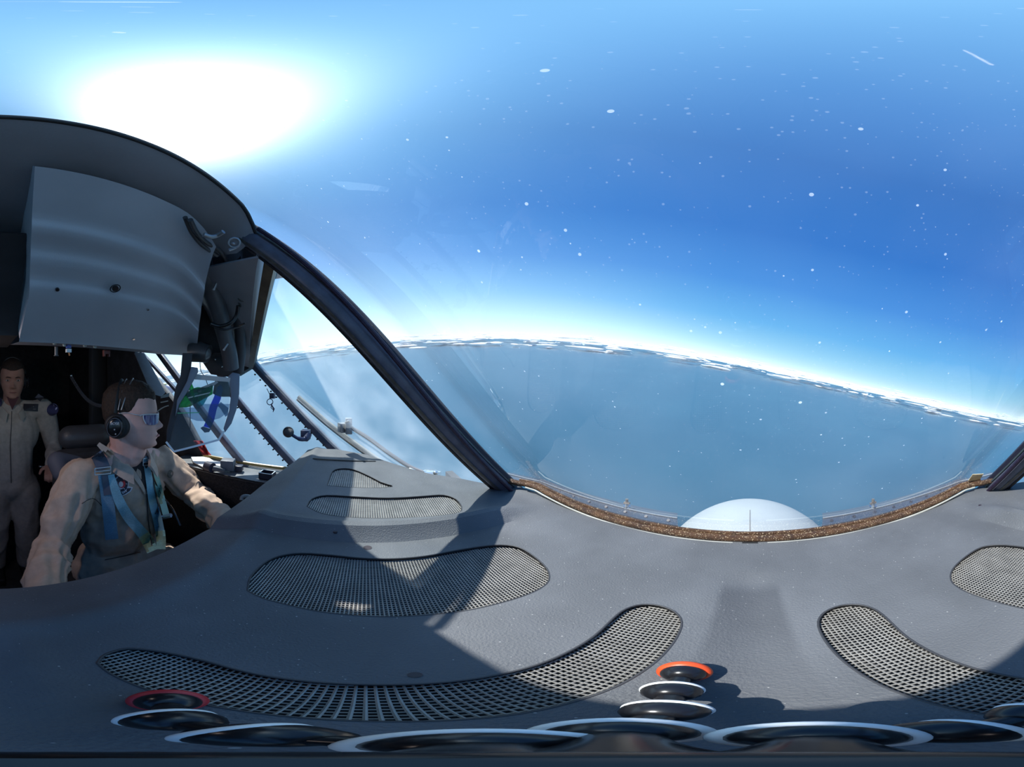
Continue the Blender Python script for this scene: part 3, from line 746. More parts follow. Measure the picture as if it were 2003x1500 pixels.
# conduits and fittings in the roof corner
def tube_px(name, pts, r_, m, lab, cat, grp=None, seg=12, extra=None):
    P = catmull([at(*p) for p in pts], 6); q = MB(); q.tube(P, r_, seg); o = q.build(name, m, ang=80); tag(o, lab, cat, grp); return o
tube_px('air_duct', [(388, 490, .62), (402, 540, .66), (422, 590, .70), (436, 640, .74), (448, 690, .78), (452, 720, .80)], .026, mat('duct_grey', (.07, .07, .078), .45, var=.1), 'thick dark grey duct curving down the roof corner beside the overhead panel', 'duct')
tube_px('side_duct', [(452, 500, .60), (462, 560, .68), (468, 620, .76), (470, 680, .84), (466, 725, .88)], .020, mat('duct_dark', (.045, .045, .052), .5, var=.1), 'slimmer dark duct between the thick duct and brown window strip', 'duct')
tube_px('black_cable', [(466, 598, .66), (462, 618, .67), (450, 632, .67), (430, 638, .68), (412, 633, .68)], .0055, blackp, 'black cable looping across the thick roof duct', 'cable')
tube_px('thin_cable', [(478, 633, .66), (462, 640, .67), (440, 645, .67), (420, 640, .68)], .0028, blackp, 'thin cable looping just below the black cable', 'cable')
tube_px('roof_cable', [(372, 430, .46), (385, 455, .49), (405, 475, .52), (430, 490, .54), (448, 520, .58), (458, 550, .61)], .0045, mat('cable_grey', (.05, .05, .055), .4), 'dark cable running along the roof corner above the thick duct', 'cable')
tube_px('roof_cable', [(362, 425, .47), (375, 455, .50), (396, 480, .52), (425, 500, .55)], .004, mat('cable_grey', (.05, .05, .055), .4), 'second dark cable beside the roof corner cable, ending sooner', 'cable')
tube_px('metal_strap', [(398, 459, .45), (412, 463, .455), (424, 461, .46), (437, 453, .455)], .0042, greym, 'curved pale metal strap on the roof corner', 'strap')
q = MB(); p = at(458, 475, .47); q.torus(p, .009, .0025, D(458, 475)); q.bar(at(448, 489, .47), at(462, 484, .47), .004, .004); q.ell(at(456, 477, .468), (.004, .004, .003))
tag(q.build('ring_clamp', greym), 'small metal ring clamp where the thick post meets the roof', 'clamp')
for i, (a, b, lab) in enumerate((((425, 552, .64), (418, 566, .64), 'small metal clip high on the thick roof duct'), ((446, 672, .72), (438, 684, .72), 'small metal clip low on the thick roof duct'), ((460, 566, .66), (496, 572, .68), 'metal clip bridging the slim duct and brown strip'))):
    q = MB(); q.bar(at(*a), at(*b), .007, .004); q.disc(at(*b), .004, D(*b[:2]), .006, 10); tag(q.build('duct_clip', greym, bevel=.001), lab, 'clip', 'duct clips')
q = MB(); q.disc(at(475, 580, .66), .012, D(475, 580), .02, 18); q.torus(at(475, 580, .65), .012, .002, D(475, 580)); q.bar(at(464, 565, .66), at(470, 600, .67), .006, .006)
tag(q.build('hose_fitting', mat('fitting_dark', (.06, .06, .06), .35, metal=.5)), 'round metal hose fitting on the slim roof duct', 'fitting')
# reading-light cylinder at panel corner and dark housing under the duct
lp = thing('map_light', 'dark cylindrical map light under the right corner of the overhead panel', 'lamp', at(400, 700, .80))
q = MB(); q.tube([at(372, 690, .80), at(392, 688, .79), at(408, 692, .78)], [.030, .034, .030], 20); q.build('lamp_body', mat('lamp_dark', (.05, .05, .055), .35), lp)
q = MB(); q.ell(at(402, 690, .775), (.022, .016, .022)); q.build('lamp_face', mat('lamp_face', (.12, .12, .125), .3), lp)
q = MB(); q.slab([at(392, 702, .88), at(412, 732, .88), at(452, 738, .88), at(478, 720, .88), at(470, 690, .88), at(420, 690, .86)], D(430, 715)*.06)
q.slab([at(386, 596, .90), at(412, 600, .90), at(436, 694, .90), at(400, 694, .90), at(386, 690, .90)], D(405, 650)*.04)
dh = tag(q.build('duct_housing', darkm, bevel=.004), 'dark housing where the roof ducts end above the side window', 'housing')
for px, py in ((420, 703), (433, 716), (422, 703)):
    pass
for a, b_ in ((434, 717), (421, 703)):
    q = MB(); q.ell(at(a, b_, .84), (.003,)*3); q.build('screw', chrome, dh)

# ================================================================ SUN VISOR AND SIDE CLUTTER
vz = thing('sun_visor', 'swing-down visor frame holding a clear plate beside the seated pilot', 'visor', at(400, 880, .72))
vr = .74
def plate(pts, r0, m, name, par, th=.003, **k):
    n0 = D(*pts[len(pts)//2][:2]); q = MB(); q.slab([at(px, py, r0) if len(p) == 2 else at(*p) for p in pts for px, py in [p[:2]]], n0*th); return q.build(name, m, par, **k)
plate([(357, 690), (377, 690), (374, 718), (386, 722), (372, 758), (352, 790), (341, 830), (333, 862), (325, 866), (326, 840), (338, 790), (343, 758), (353, 735)], vr, mat('visor_arm_dark', (.02, .02, .026), .6), 'arm', vz, .012, bevel=.002)
plate([(374, 717), (387, 719), (388, 727), (372, 757), (350, 792), (343, 815), (346, 783), (366, 745)], vr-.012, mat('visor_arm_blue', (.14, .17, .22), .4), 'arm', vz, .01, bevel=.002)
plate([(455, 728), (469, 731), (468, 770), (463, 800), (453, 828), (440, 846), (437, 838), (448, 803), (452, 772), (449, 745), (446, 736)], vr, mat('visor_arm_blue', (.14, .17, .22), .4), 'arm', vz, .012, bevel=.002)
plate([(385, 732), (452, 739), (449, 747), (380, 742)], vr, mat('visor_bar_pale', (.42, .42, .42), .4), 'top_bar', vz, .008)
clear = mat('clear_edge', (.62, .68, .70), .2)
q = MB(); P = [at(325, 864, vr), at(340, 883, vr), at(428, 860, vr), at(438, 843, vr)]
for a, b in zip(P, P[1:]): q.bar(a, b, .006, .004, D(380, 870))
q.build('clear_edge', clear, vz)
plate([(380, 740), (448, 746), (450, 772), (446, 803), (436, 840), (427, 859), (340, 882), (327, 862), (338, 812), (352, 785)], vr+.006, glassmat('visor_clear', tint=(.88, .90, .92), film=.02), 'clear_plate', vz, .003)
# coloured plates behind it
def tint(name, c, f=.06): return glassmat(name, tint=c, film=f, gloss=1.2)
gs = thing('green_shade', 'crumpled green transparent sun shade behind the clear visor plate', 'sun shade', at(380, 800, .86))
q = MB(); rows = []
for i in range(11):
    t = i/10; px = 343+ (416-343)*t
    ya = 776-26*t+4*sin(t*9); yb = 797-1*t-26*max(0, t-.35)*1.5
    rows.append([at(px, ya+(yb-ya)*j/6, .84+.012*sin(t*14+j*1.3)) for j in range(7)])
q.loft(rows); q.build('green_sheet', tint('green_film', (.03, .42, .08), .10), gs, thick=.0015)
plate([(366, 756), (374, 747), (381, 763), (372, 765)], .86, tint('green_film2', (.02, .50, .12)), 'green_flap', gs, .002)
plate([(378, 762), (416, 752), (417, 757), (398, 792), (385, 799)], .87, tint('teal_film', (.03, .42, .46)), 'teal_flap', gs, .002)
plate([(377, 764), (424, 745), (427, 748), (414, 757), (379, 769)], .85, mat('shade_rail', (.45, .47, .46), .4), 'top_rail', gs, .004)
plate([(368, 777), (411, 767), (411, 769), (369, 779)], .83, clear, 'wire', gs, .002)
plate([(342, 807), (352, 807), (390, 806), (390, 807.5), (342, 809)], .83, mat('green_edge', (.1, .7, .25), .4), 'green_edge', gs, .002)
bs = thing('blue_shade', 'blue transparent strap-shaped shade hanging behind the clear visor plate', 'sun shade', at(410, 845, .80))
plate([(432, 752), (436, 760), (432, 780), (424, 800), (419, 822), (412, 838), (398, 834), (405, 818), (410, 795), (419, 775), (424, 758)], .81, tint('blue_film', (.07, .09, .62), .05), 'blue_strap', bs, .002)
plate([(392, 837), (397, 834), (413, 839), (409, 845), (400, 846)], .80, mat('strap_tip', (.10, .12, .16), .5), 'dark_tip', bs, .004)
cp = thing('tinted_plate', 'grey half-round tinted plate hanging behind the coloured shades', 'sun shade', at(395, 825, .9))
plate([(346, 797), (380, 797), (400, 790), (450, 790), (446, 806), (430, 818), (408, 824), (385, 823), (362, 815)], .90, tint('grey_film', (.60, .66, .74), .05), 'grey_plate', cp, .002)
plate([(432, 800), (425, 793), (432, 786), (447, 798), (446, 812), (441, 815)], .89, tint('grey_film2', (.35, .42, .52), .05), 'darker_flap', cp, .002)
q = MB(); q.slab([at(416, 770, .92), at(420, 745, .92), at(444, 742, .92), at(451, 760, .92), at(450, 776, .92), at(430, 776, .92)], D(430, 760)*.05)
q2 = tag(q.build('shade_bracket', mat('bracket_dark', (.05, .05, .05), .5, var=.3), bevel=.003), 'dark bracket the coloured shades hang from', 'bracket')
q = MB(); q.tube(catmull([at(391, 707, .93), at(393, 725, .93), at(401, 738, .93), at(406, 752, .93)], 5), .0016, 6); tag(q.build('hanging_wire', mat('wire_blue_grey', (.12, .16, .22), .4)), 'thin loose wire hanging in front of the side window', 'wire')
q = MB(); q.tube([at(372, 790, .93), at(372, 842, .93)], .0016, 6); tag(q.build('vertical_cord', blackm), 'thin black vertical cord against the side window', 'cord')
rd = MB(); rows = [[at(378+4*j+i*5+2*sin(j*2+i), 862+i*7, 1.10+.015*sin(j*2.2+i)) for j in range(5)] for i in range(5)]
rd.loft(rows); tag(rd.build('red_cloth', mat('red_cloth', (.55, .035, .03), .8), thick=.004), 'red cloth tag hanging at the aft end of the side window sill', 'cloth')
# key ring and latch on the first side post
kr = thing('key_ring', 'metal ring with small pull tags hanging from the dark side post', 'key ring', at(528, 800, .86))
q = MB(); q.torus(at(528, 786, .86), .0105, .0014, D(528, 786)); q.build('ring', mat('ring_dark', (.06, .07, .10), .3, metal=.8), kr)
q = MB(); q.tube([at(530, 776, .87), at(522, 760, .875)], .0012, 6); q.build('pull_wire', blackm, kr); q = MB(); q.tube([at(530, 790, .86), at(536, 800, .86), at(534, 806, .86)], [.002, .003, .001], 8); q.build('pull_tag', mat('tag_purple', (.05, .03, .08), .5), kr); q = MB(); q.tube([at(532, 788, .86), at(530, 797, .86), at(535, 802, .86)], .0015, 6); q.build('pull_tag', mat('tag_purple', (.05, .03, .08), .5), kr)
q = MB(); q.box(at(533, 774, .88), (.018, .018, .02)); q.build('ring_bracket', mat('bracket_purple', (.03, .03, .06), .4), kr, bevel=.002)
wl = thing('window_latch', 'window latch with an oval grip on the dark side post', 'latch', at(590, 862, .85))
q = MB(); q.ell(at(564, 845, .84), (.019, .019, .012), Matrix.Rotation(R(35), 3, 'Y')); q.torus(at(564, 845, .84), .016, .003, D(564, 845)); q.build('oval_grip', mat('grip_dark', (.035, .035, .04), .5, bump=.8, bscale=900), wl)
q = MB(); q.tube(catmull([at(572, 851, .84), at(585, 858, .84), at(598, 858, .85), at(604, 848, .86)], 4), [.006]*4+[.008]*4+[.012]*5, 10); q.box(at(598, 850, .87), (.03, .03, .035)); q.build('latch_body', mat('latch_blue', (.04, .05, .10), .35, metal=.3), wl, bevel=.002)
# items on the left sill
pa = thing('paper_stack', 'white loose papers at the aft end of the left sill', 'paper', onz(395, 908, -.37))
q = MB(); q.slab([onz(374, 895, -.371), onz(406, 894, -.371), onz(418, 903, -.371), onz(434, 905, -.371), onz(424, 917, -.371), onz(398, 915, -.371), onz(378, 905, -.371)], V((0, 0, .004)))
q.build('sheet', mat('paper_white', (.8, .8, .78), .7), pa)
q = MB(); q.slab([onz(410, 905, -.366), onz(436, 903, -.366), onz(433, 915, -.366), onz(414, 917, -.366)], V((0, 0, .002)), ); q.build('sheet', mat('paper_white', (.8, .8, .78), .7), pa)
dv = thing('radio_handset', 'dark round-ended handset lying beside the papers on the left sill', 'handset', onz(410, 912, -.37))
q = MB(); a = onz(404, 911, -.352); b = onz(416, 915, -.352); q.tube([a, b], .021, 20); q.build('round_end', mat('handset_dark', (.03, .03, .05), .4), dv)
q = MB(); q.bar(onz(416, 914, -.352), onz(440, 920, -.365), .03, .02, (0, 0, 1)); q.build('handset_body', mat('handset_grey', (.10, .11, .12), .5), dv, bevel=.004)
q = MB(); c_ = onz(446, 908, -.345); q.box(c_, (.05, .055, .045), rotz(20)); tag(q.build('grey_box', mat('box_grey', (.13, .14, .16), .5), bevel=.004), 'small grey box against the side window frame on the left sill', 'box')
q = MB(); c_ = onz(457, 914, -.372); q.box(c_, (.09, .03, .008), rotz(30)); tag(q.build('grey_tray', mat('tray_grey', (.22, .23, .24), .5), bevel=.002), 'flat grey tray beside the small grey box', 'tray')
tb = thing('open_box', 'small dark open box with a pale rim at the forward end of the left sill', 'box', onz(525, 932, -.375))
c_ = onz(523, 929, -.362); q = MB()
for dx, dy, sx, sy in ((-.02, 0, .003, .05), (.02, 0, .003, .05), (0, -.025, .043, .003), (0, .025, .043, .003)): q.box(c_+V((dx, dy, 0)), (sx, sy, .026))
q.box(c_+V((0, 0, -.012)), (.043, .05, .003)); q.build('box_body', mat('openbox_dark', (.02, .02, .035), .5), tb)
q = MB()
for dx, dy, sx, sy in ((-.02, 0, .0034, .052), (.02, 0, .0034, .052), (0, -.025, .044, .0034), (0, .025, .044, .0034)): q.box(c_+V((dx, dy, .0135)), (sx, sy, .0015))
q.build('pale_rim', clear, tb)
q = MB(); q.box(onz(468, 915, -.36), (.03, .03, .025), rotz(15)); tag(q.build('post_foot', mat('foot_dark', (.04, .04, .06), .4), bevel=.003), 'dark metal foot at the bottom of the middle side window post', 'bracket')
q = MB(); q.tube(catmull([at(472, 978, .78), at(474, 972, .78), at(482, 970, .78), at(492, 972, .78)], 4), .006, 10); tag(q.build('grab_lever', mat('lever_grey', (.16, .19, .2), .35)), 'small grey lever poking up behind the dash edge', 'lever')
# wiper outside the left quarter pane
wp = thing('windshield_wiper', 'long metal windshield wiper resting outside the left quarter pane', 'wiper', at(760, 940, .72))
wr = .86
def wq_r(px, py, off=.02):         # distance to the left quarter pane plane plus a little
    b0 = V((-.475, .335, -.29)); t0 = V((-.405, -.16, .275)); mb = M1bb
    nn = (mb-b0).cross(t0-b0).normalized(); d = D(px, py); return nn.dot(b0)/nn.dot(d)+off
def atw(px, py, off=.02): return at(px, py, wq_r(px, py, off))
bl = [(584, 776), (640, 825), (672, 850), (720, 885), (768, 917)]
q = MB(); q.tube([atw(a, b, .030) for a, b in bl], .0075, 8); q.build('blade_channel', mat('wiper_brass', (.38, .34, .24), .35, metal=.4, var=.2, vscale=60), wp)
q = MB(); q.tube([atw(a-3, b+5, .022) for a, b in bl], .0045, 6); q.build('blade_rubber', mat('wiper_rubber', (.03, .03, .035), .5, var=.4, vscale=80), wp)
q = MB(); q.box(atw(672, 836), (.03, .03, .03), rotz(30)); q.box(atw(682, 833, .03), (.022, .02, .05), rotz(10)); q.tube([atw(676, 826, .03), atw(684, 823, .03)], .004, 8); q.build('wiper_bracket', greym, wp, bevel=.002)
q = MB(); q.tube(catmull([atw(688, 837, .03), atw(722, 858, .035), atw(760, 886, .035), atw(800, 912, .03), atw(830, 925, .02)], 5), .0065, 8); q.build('wiper_arm', mat('arm_brown', (.07, .055, .065), .5), wp)
q = MB(); q.box(atw(846, 929, .02), (.035, .035, .02), rotz(40)); q.disc(atw(836, 928, .02), .012, (0, 0, 1), .025, 16); q.ell(atw(852, 924, .015), (.008, .008, .006)); q.tube([atw(800, 918, .01), atw(826, 928, .01)], .008, 8); q.build('wiper_pivot', chrome, wp, bevel=.002)
# engine nacelle far outside
nc = thing('engine_nacelle', 'distant engine spinner seen small through the aft side window', 'engine', at(322, 775, 7))
q = MB(); q.ell(at(323, 762, 7), (.16, .34, .16)); q.build('spinner', mat('spinner_blue', (.05, .10, .28), .4), nc)
q = MB(); q.torus(at(322, 761, 6.9), .13, .03, D(322, 761)); q.build('yellow_band', mat('band_yellow', (.5, .42, .08), .5), nc)
# gray frame member, bulkhead details
q = MB(); q.slab([at(262, 690, 1.25), at(282, 690, 1.30), at(324, 768, 1.15), at(316, 776, 1.1), at(296, 770, 1.1)], D(290, 730)*.03)
struct(q.build('trim_10', mat('frame_blue_grey', (.13, .15, .18), .5, var=.08), bevel=.004), 'blue-grey frame slanting behind the pilot at the aft side window')
#PART3

fl = thing('added_fill_light', 'added fill light, out of view under the centre roof console, brightening the pilots', 'lamp', (.17, -.72, .10))  # fill lamp added out of view to lift the dark crew
q = MB(); q.tube([(.17, -.72, .135), (.165, -.722, .112)], .035, 20); q.build('fill_housing', blackm, fl)
q = MB(); q.disc((.164, -.723, .1105), .030, (-.25, -.1, -1), .003, 20); q.build('fill_lens', mat('fill_glow', (.8, .75, .7), .5, emis=(1, .86, .78, 12)), fl)
ld = bpy.data.lights.new('added_fill_beam', 'AREA'); ld.shape = 'DISK'; ld.size = .06; ld.energy = 1.2; ld.color = (1, .84, .80)
lo_ = bpy.data.objects.new('added_fill_beam', ld); COL.objects.link(lo_); lo_.location = (.160, -.724, CZ+.104)
lo_.rotation_euler = (V((-.75, -.25, -.62))).to_track_quat('-Z', 'Y').to_euler(); lo_.parent = None
# ================================================================ PEOPLE
from mathutils.bvhtree import BVHTree
def interp(T, z, k):
    if z <= T[0][0]: return T[0][k]
    for a, b in zip(T, T[1:]):
        if z <= b[0]: t = (z-a[0])/(b[0]-a[0]); t = t*t*(3-2*t)*.35+t*.65; return a[k]+(b[k]-a[k])*t
    return T[-1][k]
HT = [(-.121, .052, .022, .014), (-.117, .070, -.002, .026), (-.108, .084, -.018, .038), (-.095, .0875, -.032, .049), (-.08, .088, -.046, .057), (-.06, .090, -.062, .064), (-.04, .089, -.078, .069),
      (-.02, .0875, -.090, .0725), (.0, .088, -.097, .075), (.015, .092, -.100, .077), (.035, .095, -.101, .0775), (.06, .091, -.099, .0745), (.085, .080, -.092, .066), (.105, .060, -.077, .052), (.118, .034, -.055, .032), (.124, .008, -.03, .010)]
NT = [(-.058, 0), (-.052, .004), (-.047, .016), (-.042, .026), (-.036, .0300), (-.029, .0272), (-.018, .0175), (-.006, .0085), (.004, .003), (.015, 0)]
G_ = lambda x, s: exp(-(x/s)**2)
def head_pt(a, z, off=0):
    yf, yb, w = (interp(HT, z, k) for k in (1, 2, 3))
    yc = yb*.5+yf*.5; ry = (yf-yb)/2
    ca, sa = cos(a), sin(a); e = .88
    x = (w+off)*math.copysign(abs(sa)**e, sa); y = yc+(ry+off)*math.copysign(abs(ca)**e, ca)
    if ca > 0:
        f = ca**.5
        y += interp([(p, q) for p, q in NT], z, 1)*G_(x, .0085+.004*G_(z+.04, .012))
        y += .0075*(G_(abs(x)-.0135, .0055)*G_(z+.043, .007))
        y += .004*G_(z-.021, .008)*G_(abs(x)-.022, .022) - .0135*G_(abs(x)-.032, .016)*G_(z-.001, .011)
        y += .0065*G_(z+.066, .0045)*G_(x, .020)+.0065*G_(z+.0785, .0055)*G_(x, .018) - .0065*G_(z+.0722, .0024)*G_(x, .024) - .005*G_(z+.089, .005)*G_(x, .02)
        y += .006*G_(z+.106, .009)*G_(x, .018)
        y -= .004*G_(z+.054, .006)*G_(x, .006)
        x += math.copysign(.004, x)*G_(z+.025, .018)*G_(abs(x)-.055, .02)
    return V((x, y, z))
def head_mesh(mb, O, M, nz=72, nu=80):
    rows = []
    for j in range(nz+1):
        t = j/nz; z = -.121+.245*(.5-.5*cos(pi*t))*.35+.245*t*.65
        rows.append([O + M @ head_pt(2*pi*i/nu, z) for i in range(nu)])
    mb.loft(rows, True); mb.add(rows[0], [tuple(range(nu))[::-1]]); mb.add(rows[-1], [tuple(range(nu))])
def hair_mesh(O, M, tuft=.012):
    rows = []; nu = 80; nz = 22
    for j in range(nz+1):
        t = j/nz; row = []
        for i in range(nu):
            a = 2*pi*i/nu; d = min(a, 2*pi-a)      # 0 front .. pi back
            zb = .058+.012*ss(0, .8, d) - .045*ss(1.15, 1.55, d) - .070*ss(1.75, 2.5, d)
            z = zb+(.124-zb)*t
            thick = (.0010 + .0040*ss(0, .3, t)) + tuft*ss(.1, .6, t)*(.25+.75*ss(2.2, .4, d))
            p = head_pt(a, z, thick); p.z += thick*ss(.3, 1, t)*1.1
            row.append(O + M @ p)
        rows.append(row)
    inn = [[p-(p-O).normalized()*.012 for p in r] for r in rows]
    q = MB(); q.loft(rows, True); q.add(rows[-1], [tuple(range(nu))])
    n0 = len(q.v); q.loft(inn, True); q.add(inn[-1], [tuple(range(nu))]); q.loft([rows[0], inn[0]], True)
    return q
def hand(mb, W, d, n, size=1.0, curl=.5, thumb=1):
    """palm + five fingers. W wrist, d pointing direction, n back-of-hand normal"""
    d = d.normalized(); n = (n-d*n.dot(d)).normalized(); s = d.cross(n)*thumb
    M_ = Matrix((s, d, n)).transposed()
    mb.cap(W, .024*size, W+d*.03*size, .026*size)
    mb.ell(W+d*.055*size, (.041*size, .048*size, .015*size), M_)
    for i, (o, L_) in enumerate(((.030, .066), (.010, .076), (-.010, .072), (-.029, .056))):
        p = W+d*.088*size+s*o*size; dd = d; r = .0095*size; 
        for k, f in enumerate((.45, .32, .25)):
            ang = curl*(.5+.6*k); e = (d*cos(ang*(k+1)*.7)-n*sin(ang*(k+1)*.7)).normalized()
            p2 = p+e*L_*f*size; mb.cap(p, r, p2, r*.92, 10); p = p2; r *= .92
    p = W+d*.03*size+s*.034*size; e = (d*.75+s*.65-n*.2).normalized(); p2 = p+e*.038*size; mb.cap(p, .012*size, p2, .0105*size, 10)
    e = (d*.95+s*.2-n*.35).normalized(); mb.cap(p2, .0105*size, p2+e*.03*size, .009*size, 10)
def wrinkle(amp, sc, dirv=None, seed=0):
    def f(p, n):
        q = V((p.x*sc+seed, p.y*sc, p.z*sc*.55)); a = noise.noise(q)
        b = noise.noise(q*2.3+V((3, 1, 7))); return amp*(1-abs(a)*3.2)*.7+amp*.45*b
    return f

# ---------------- seated pilot
pr = thing('person', 'seated pilot in tan flight suit, white sunglasses and headset, looking out to the left', 'person', (-.51, -.80, -1.0))
HM = rotz(48)                  # face turned left and slightly towards the lens
HO = at(257, 815, .905)
HM = HM @ Matrix.Rotation(R(2), 3, 'X')
N0 = V((-.512, -.772, -.275))
Rs, Ls = V((-.325, -.785, -.345)), V((-.700, -.785, -.345))
Re, Le = V((-.205, -.70, -.555)), V((-.775, -.66, -.485))
Rw, Lw = V((-.115, -.475, -.60)), V((-.625, -.415, -.475))
b = MB(); head_mesh(b, HO, HM)
b.ell(HO+HM @ V((.074, -.012, -.012)), (.008, .018, .030), HM); b.ell(HO+HM @ V((-.074, -.012, -.012)), (.008, .018, .030), HM)
b.cap(HO+HM @ V((0, -.030, -.055)), .056, N0+V((0, .01, .0)), .060)
b.cap(HO+HM @ V((0, .02, -.075)), .034, N0+V((-.01, .03, .02)), .05)
b.ell((-.512, -.80, -.43), (.165, .095, .165)); b.ell((-.51, -.79, -.66), (.13, .09, .18)); b.cap(N0, .06, Rs, .045); b.cap(N0, .06, Ls, .045)
for S, E_, W_, th in ((Rs, Re, Rw, -1), (Ls, Le, Lw, 1)):
    b.cap(S, .042, E_, .036); b.cap(E_, .034, W_, .026)
    hand(b, W_+(W_-E_).normalized()*.01, (W_-E_), V((0, 0, 1)), 1.0, .6, th)
for s, x in ((1, -.40), (-1, -.62)):
    b.cap((x+s*.02*0, -.80, -.86), .07, (x+.03*s, -.36, -.80), .05); b.cap((x+.03*s, -.36, -.80), .048, (x+.03*s, -.20, -1.25), .035)
body = b.build('body', skinm, pr, remesh=.0042, smit=2)
q = MB(); q.tube([HO+HM @ V((x, .0985-16*x*x, -.0722+1.2*x*x)) for x in (-.024, -.012, 0, .012, .024)], [.001, .0026, .003, .0026, .001], 8); q.build('lips', mat('lips_pink', (.45, .17, .16), .45), pr)
hr = hair_mesh(HO, HM, .006)
hr.build('hair', hairm, pr, remesh=.004, smit=1, wob=lambda p, n: .0022*noise.noise(V((p.x*160, p.y*160, p.z*60)))+.002*noise.noise(p*60))
c = MB()
c.ell((-.512, -.805, -.45), (.185, .125, .185)); c.ell((-.51, -.79, -.62), (.165, .125, .20)); c.ell((-.51, -.79, -.78), (.18, .15, .12))
c.cap(N0+V((.02, -.01, -.045)), .058, Rs, .064); c.cap(N0+V((-.02, -.01, -.045)), .058, Ls, .064)
c.cap(N0+V((0, -.02, -.08)), .075, V((-.51, -.79, -.5)), .12)
for S, E_, W_ in ((Rs, Re, Rw), (Ls, Le, Lw)):
    c.cap(S, .068, E_, .054); c.cap(E_, .054, W_, .043)
c.cap(Rs.lerp(Re, .4), .062, Rs.lerp(Re, .8), .06)
for s, x in ((1, -.40), (-1, -.62)):
    c.cap((x, -.80, -.84), .09, (x+.03*s, -.36, -.79), .072); c.cap((x+.03*s, -.36, -.79), .07, (x+.03*s, -.20, -1.25), .055)
w1_ = wrinkle(.0115, 14, seed=2); w2_ = wrinkle(.007, 9, seed=5)
def wob1(p, n):
    d = w1_(p, n)
    # folds running down the sleeves
    for S, E_ in ((Rs, Re), (Re, Rw), (Ls, Le), (Le, Lw)):
        ax = (E_-S).normalized(); t = (p-S).dot(ax)/(E_-S).length
        if 0 < t < 1.1:
            r = (p-S)-ax*(p-S).dot(ax)
            if r.length < .09: d += .0055*sin(r.normalized().dot(V((.6, .5, .6)))*14+t*5)*sin(pi*min(1, max(0, t)))
    return d
suit = c.build('flight_suit', tanm, pr, remesh=.007, smit=3, wob=wob1)
bpy.context.view_layer.update()
def bvh_of(o):
    w = V(o.parent['_w'] if o.parent else o['_w']); me = o.data
    return BVHTree.FromPolygons([v.co+w-V((0, 0, CZ)) for v in me.vertices], [tuple(p.vertices) for p in me.polygons])
def surf(bv, px, py, off=.003, fb=.85):
    d = D(px, py); h = bv.ray_cast(V((0, 0, 0)), d)
    r = h[3] if h[0] else fb
    return d*(r-off)
bs1 = bvh_of(suit)
def lim(bv, px, py, off, lo, hi, fb):
    p = surf(bv, px, py, off, fb); l = p.length
    return p if lo < l < hi else D(px, py)*fb
def ribbon(bv, pts, w, m, name, par, off=.004, th=.003, n=6, lo=.6, hi=1.1, fb=.8, nw=4):
    P = catmull([V((a, b, 0)) for a, b in pts], n); W = w if isinstance(w, list) else [w]*len(pts)
    Wf = catmull([V((x, 0, 0)) for x in W], n); rows = []
    for i, p in enumerate(P):
        d = (P[min(i+1, len(P)-1)]-P[max(i-1, 0)]).normalized(); e = V((-d.y, d.x, 0))
        rows.append([lim(bv, p.x+e.x*Wf[i].x*(k/nw-.5), p.y+e.y*Wf[i].x*(k/nw-.5), off, lo, hi, fb) for k in range(nw+1)])
    # smooth the radial distance a little so webbing bridges folds
    for _ in range(4):
        for i in range(1, len(rows)-1):
            for k in range(nw+1):
                a = (rows[i-1][k].length+rows[i+1][k].length)/2; l = rows[i][k].length; t = min(l, (a+l)/2)
                rows[i][k] = rows[i][k]*(t/l)
    q = MB(); q.loft(rows); rows2 = [[p*(1+th/p.length) for p in r] for r in rows]; q.loft(rows2)
    k = nw+1
    q.loft([[r[0] for r in rows], [r[0] for r in rows2]]); q.loft([[r[-1] for r in rows], [r[-1] for r in rows2]]); q.loft([rows[0], rows2[0]]); q.loft([rows[-1], rows2[-1]])
    return q.build(name, m, par)
def decal(bv, poly, m, name, par, off=.005, th=.002, fb=.8, up=1):
    fr = [surf(bv, a, b, off, fb) for a, b in poly]; cx = sum((p.length for p in fr))/len(fr)
    fr = [p*((.7*p.length+.3*cx)/p.length) for p in fr]
    q = MB(); q.slab(fr, D(*poly[0])*th); return q.build(name, m, par, smooth=False)
def ellp(cx, cy, rx, ry, n=24, rot=0, a0=0, a1=360):
    return [(cx+rx*cos(R(a0+(a1-a0)*i/n))*cos(R(rot))-ry*sin(R(a0+(a1-a0)*i/n))*sin(R(rot)), cy+rx*cos(R(a0+(a1-a0)*i/n))*sin(R(rot))+ry*sin(R(a0+(a1-a0)*i/n))*cos(R(rot))) for i in range(n)]
def ring_collar(C_, rx, ry, m, par, op=30):
    for s0 in (1, -1):
        rows = []
        for k in range(15):
            a = R(180-(180-op)*k/14); f = k/14
            bz = .030*(1-f)-.052*f**2
            def P_(r, dz): return C_+V((s0*sin(a)*(rx+r), cos(a)*(ry+r)*(-1 if 0 else 1)+.03*f*f, bz+dz))
            rows.append([P_(-.004, .0), P_(.006, .014-.006*f), P_(.016, .004-.01*f), P_(.034-.010*(1-f), -.026-.014*f), P_(.026, -.022-.010*f), P_(.004, -.006)])
        q = MB(); q.loft(rows, True); q.add(rows[0], [tuple(range(6))]); q.add(rows[-1], [tuple(range(6))]); q.build('collar', m, par, ang=60)
ring_collar(N0+V((0, .012, .018)), .068, .062, mat('tan_collar', (.56, .42, .33), .85, var=.1, bump=.5, bscale=700), pr)
under = mat('black_undershirt', (.025, .02, .022), .85)
decal(bs1, [(236, 902), (252, 905), (270, 896), (288, 886), (292, 905), (290, 935), (286, 958), (276, 940), (262, 920), (246, 908)], under, 'undershirt', pr, .008, .004)
collar = mat('tan_collar', (.36, .26, .20), .85, var=.1, bump=.5, bscale=700)
